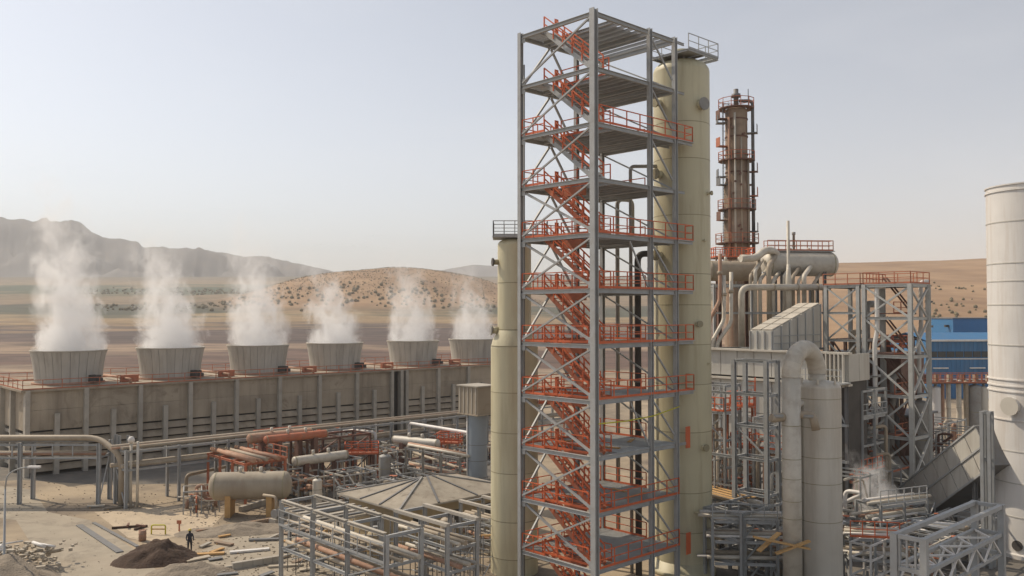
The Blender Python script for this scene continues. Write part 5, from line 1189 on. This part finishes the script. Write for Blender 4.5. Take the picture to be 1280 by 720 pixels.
# second and third foreground racks, top beams coloured tan for sunlight, falling towards the viewer
for (px, py, Y, L_, n_, lb) in ((495, 638, 57.5, 5.4, 2, 'galvanised rack with a sun-tinted tan top beam before the tan shed'), (576, 626, 70, 4.5, 2, 'short galvanised rack beside the slim cream column')):
    a = P(px, py, Y); z_ = a.z
    t = thing('pipe_rack', lb, 'pipe rack', Vector((a.x, a.y, 0)), GRID - R(90))
    for i in range(n_ + 1):
        x = L_ * i / n_
        for y in (0, 2.4): beam(t, 'column', (x, y, 0), (x, y, z_ - .1), .22, .22, 'galv')
        for q in (0, 1.4, 2.8): beam(t, 'cross_beam', (x, .12, z_ - .15 - q), (x, 2.28, z_ - .15 - q), .14, .18, 'galv')
    for y in (0, 2.4):
        beam(t, 'top_beam', (-.1, y, z_), (L_ + .1, y, z_), .3, .2, 'concrete_light', 'L')
        for q in (1.4, 2.8): beam(t, 'stringer', (.12, y, z_ - q), (L_ - .12, y, z_ - q), .12, .16, 'galv')
    for y, q, r, m_ in ((.5, 1.15, .11, 'insul_pipe'), (1.0, 1.15, .16, 'pipe_tan'), (1.7, 1.15, .1, 'pipe_tan'), (.6, 2.55, .15, 'rust_pipe'), (1.3, 2.55, .12, 'insul_pipe'), (1.9, 2.55, .1, 'pipe_grey')):
        pipe(t, 'pipe_run', [(-.6, y, z_ - q), (L_ + .6, y, z_ - q)], r, m_)
for i, (px, Y, lb) in enumerate(((560, 66, 'stubby brown-and-tan drum before the window of the tan shed'), (470, 62, 'tan upright drum inside the foreground pipe rack'))): vdrum('surge_drum', lb, flat(px, Y), .55, 2.6, ['pipe_tan', 'tanwall'][i])
# steelwork layers in front of the boiler casing and around the gooseneck
for (px, Y, xs_, ys_, zs_, lb) in ((905, 70, [0, 2.2], [0, 2.6], [2, 4.2, 6.4, 8.6, 10.8, 13], 'narrow many-levelled grey frame hugging the boiler casing at left'), (972, 68, [0, 2.4], [0, 2.2], [3, 5.5, 8, 10.5], 'grey many-levelled frame behind the gooseneck riser'), (1076, 76, [0, 2.4, 4.8], [0, 2.6], [2.4, 4.8, 7.2, 9.6, 12], 'shadowed grey frame right of the absorber vessel')):
    t = frame('open_steelwork', lb, flat(px, Y), GRID, xs_, ys_, zs_, .2, .18, 'galv', ybrace=(0,))
    for q, z in enumerate(zs_[1::2] if px > 1000 else zs_[-2:-1]):
        MB().box((xs_[-1] / 2, ys_[-1] / 2, z + .12), (xs_[-1], ys_[-1], .06)).build('deck_grating', 'grating', t); handrail(t, [(-.1, ys_[-1], z + .15), (-.1, 0, z + .15), (xs_[-1], -.1, z + .15)], ['orange', 'galv'][q % 2], t=.07, sp=.9)
    for y in (.5, 1.1, 1.7): pipe(t, 'pipe_run', [(-.3, y, 0), (-.3, y, zs_[-1] * (.5 + .2 * y)), (1.4, y, zs_[-1] * (.5 + .2 * y)), (1.4, y, 0)], .1 + .03 * y, ['insul_pipe', 'rust_pipe', 'pipe_tan'][int(y * 1.6) % 3])
BR = [(890, 70, 43, 7.5, 'insul_pipe'), (918, 69, 43, 5.5, 'white'), (946, 70, 43, 7.0, 'insul_pipe'), (1070, 70, 43, 6.0, 'insul_pipe'), (1120, 66, 43, 3.0, 'pipe_tan'), (1090, 66, -10, 2.6, 'insul_pipe')]
BL_ = ['tall pale pipe loops between wide cream column and boiler casing', 'white pipe loops before the lower boiler casing panels', 'tall pale pipe loops left of the gooseneck riser', 'pale pipe loops right behind the absorber vessel', 'tan pipe loops behind the box frame posts', 'pale pipe knot under the steam wisp']
for i, ((px, Y, rz, h, m_), lb) in enumerate(zip(BR, BL_)): manifold(lb, flat(px, Y), R(rz), 5, 2.8, h, (m_, 'insul_pipe', 'pipe_tan', 'white'), seed=300 + i)

# ordered racks at the bottom right
MIX = [[(.14, 'insul_pipe'), (.1, 'white'), (.18, 'pipe_tan'), (.12, 'insul_pipe')], [(.1, 'white'), (.16, 'insul_pipe'), (.12, 'rust_pipe'), (.14, 'insul_pipe')], [(.12, 'insul_pipe'), (.1, 'pipe_tan'), (.15, 'white')]]
t = rack('ordered three-level pipe rack at the right foot of the wide cream column', flat(889, 60.5), R(-6), 4.4, 2.2, 2.4, [1.6, 3.1, 4.5], MIX, 'galv', 71, .18); handrail(t, [(0, 0, 4.6), (4.4, 0, 4.6)], 'galv', t=.06, sp=.9)
t = rack('ordered two-level pipe rack right of the absorber vessel base', flat(1060, 60), R(-10), 3.2, 1.6, 2.4, [2.0, 3.4], MIX, 'galv', 72, .16); handrail(t, [(0, 0, 3.5), (3.2, 0, 3.5)], 'orange', t=.06, sp=.8)
t = rack('three-level pipe rack standing behind the near end of the box frame', flat(1098, 66), R(25), 5, 2.5, 2.4, [1.6, 3.0, 4.2], MIX, 'galv', 73, .18); handrail(t, [(0, 0, 4.3), (5, 0, 4.3)], 'galv', t=.06, sp=.9)

# ================================================================== dusty air over the whole place
hm = bpy.data.materials.new('air'); hm.use_nodes = True; t = hm.node_tree; t.nodes.remove(t.nodes['Principled BSDF'])
vp = t.nodes.new('ShaderNodeVolumePrincipled'); vp.inputs['Color'].default_value = (.95, .95, .95, 1); vp.inputs['Density'].default_value = 1.85e-4; vp.inputs['Anisotropy'].default_value = 0
t.links.new(vp.outputs[0], t.nodes['Material Output'].inputs['Volume'])
hz = MB().box((0, 3600, 226), (24000, 7700, 470)).build('haze', hm); tag(hz, 'dusty pale air lying over plant, fields and hills', 'haze', kind='stuff')
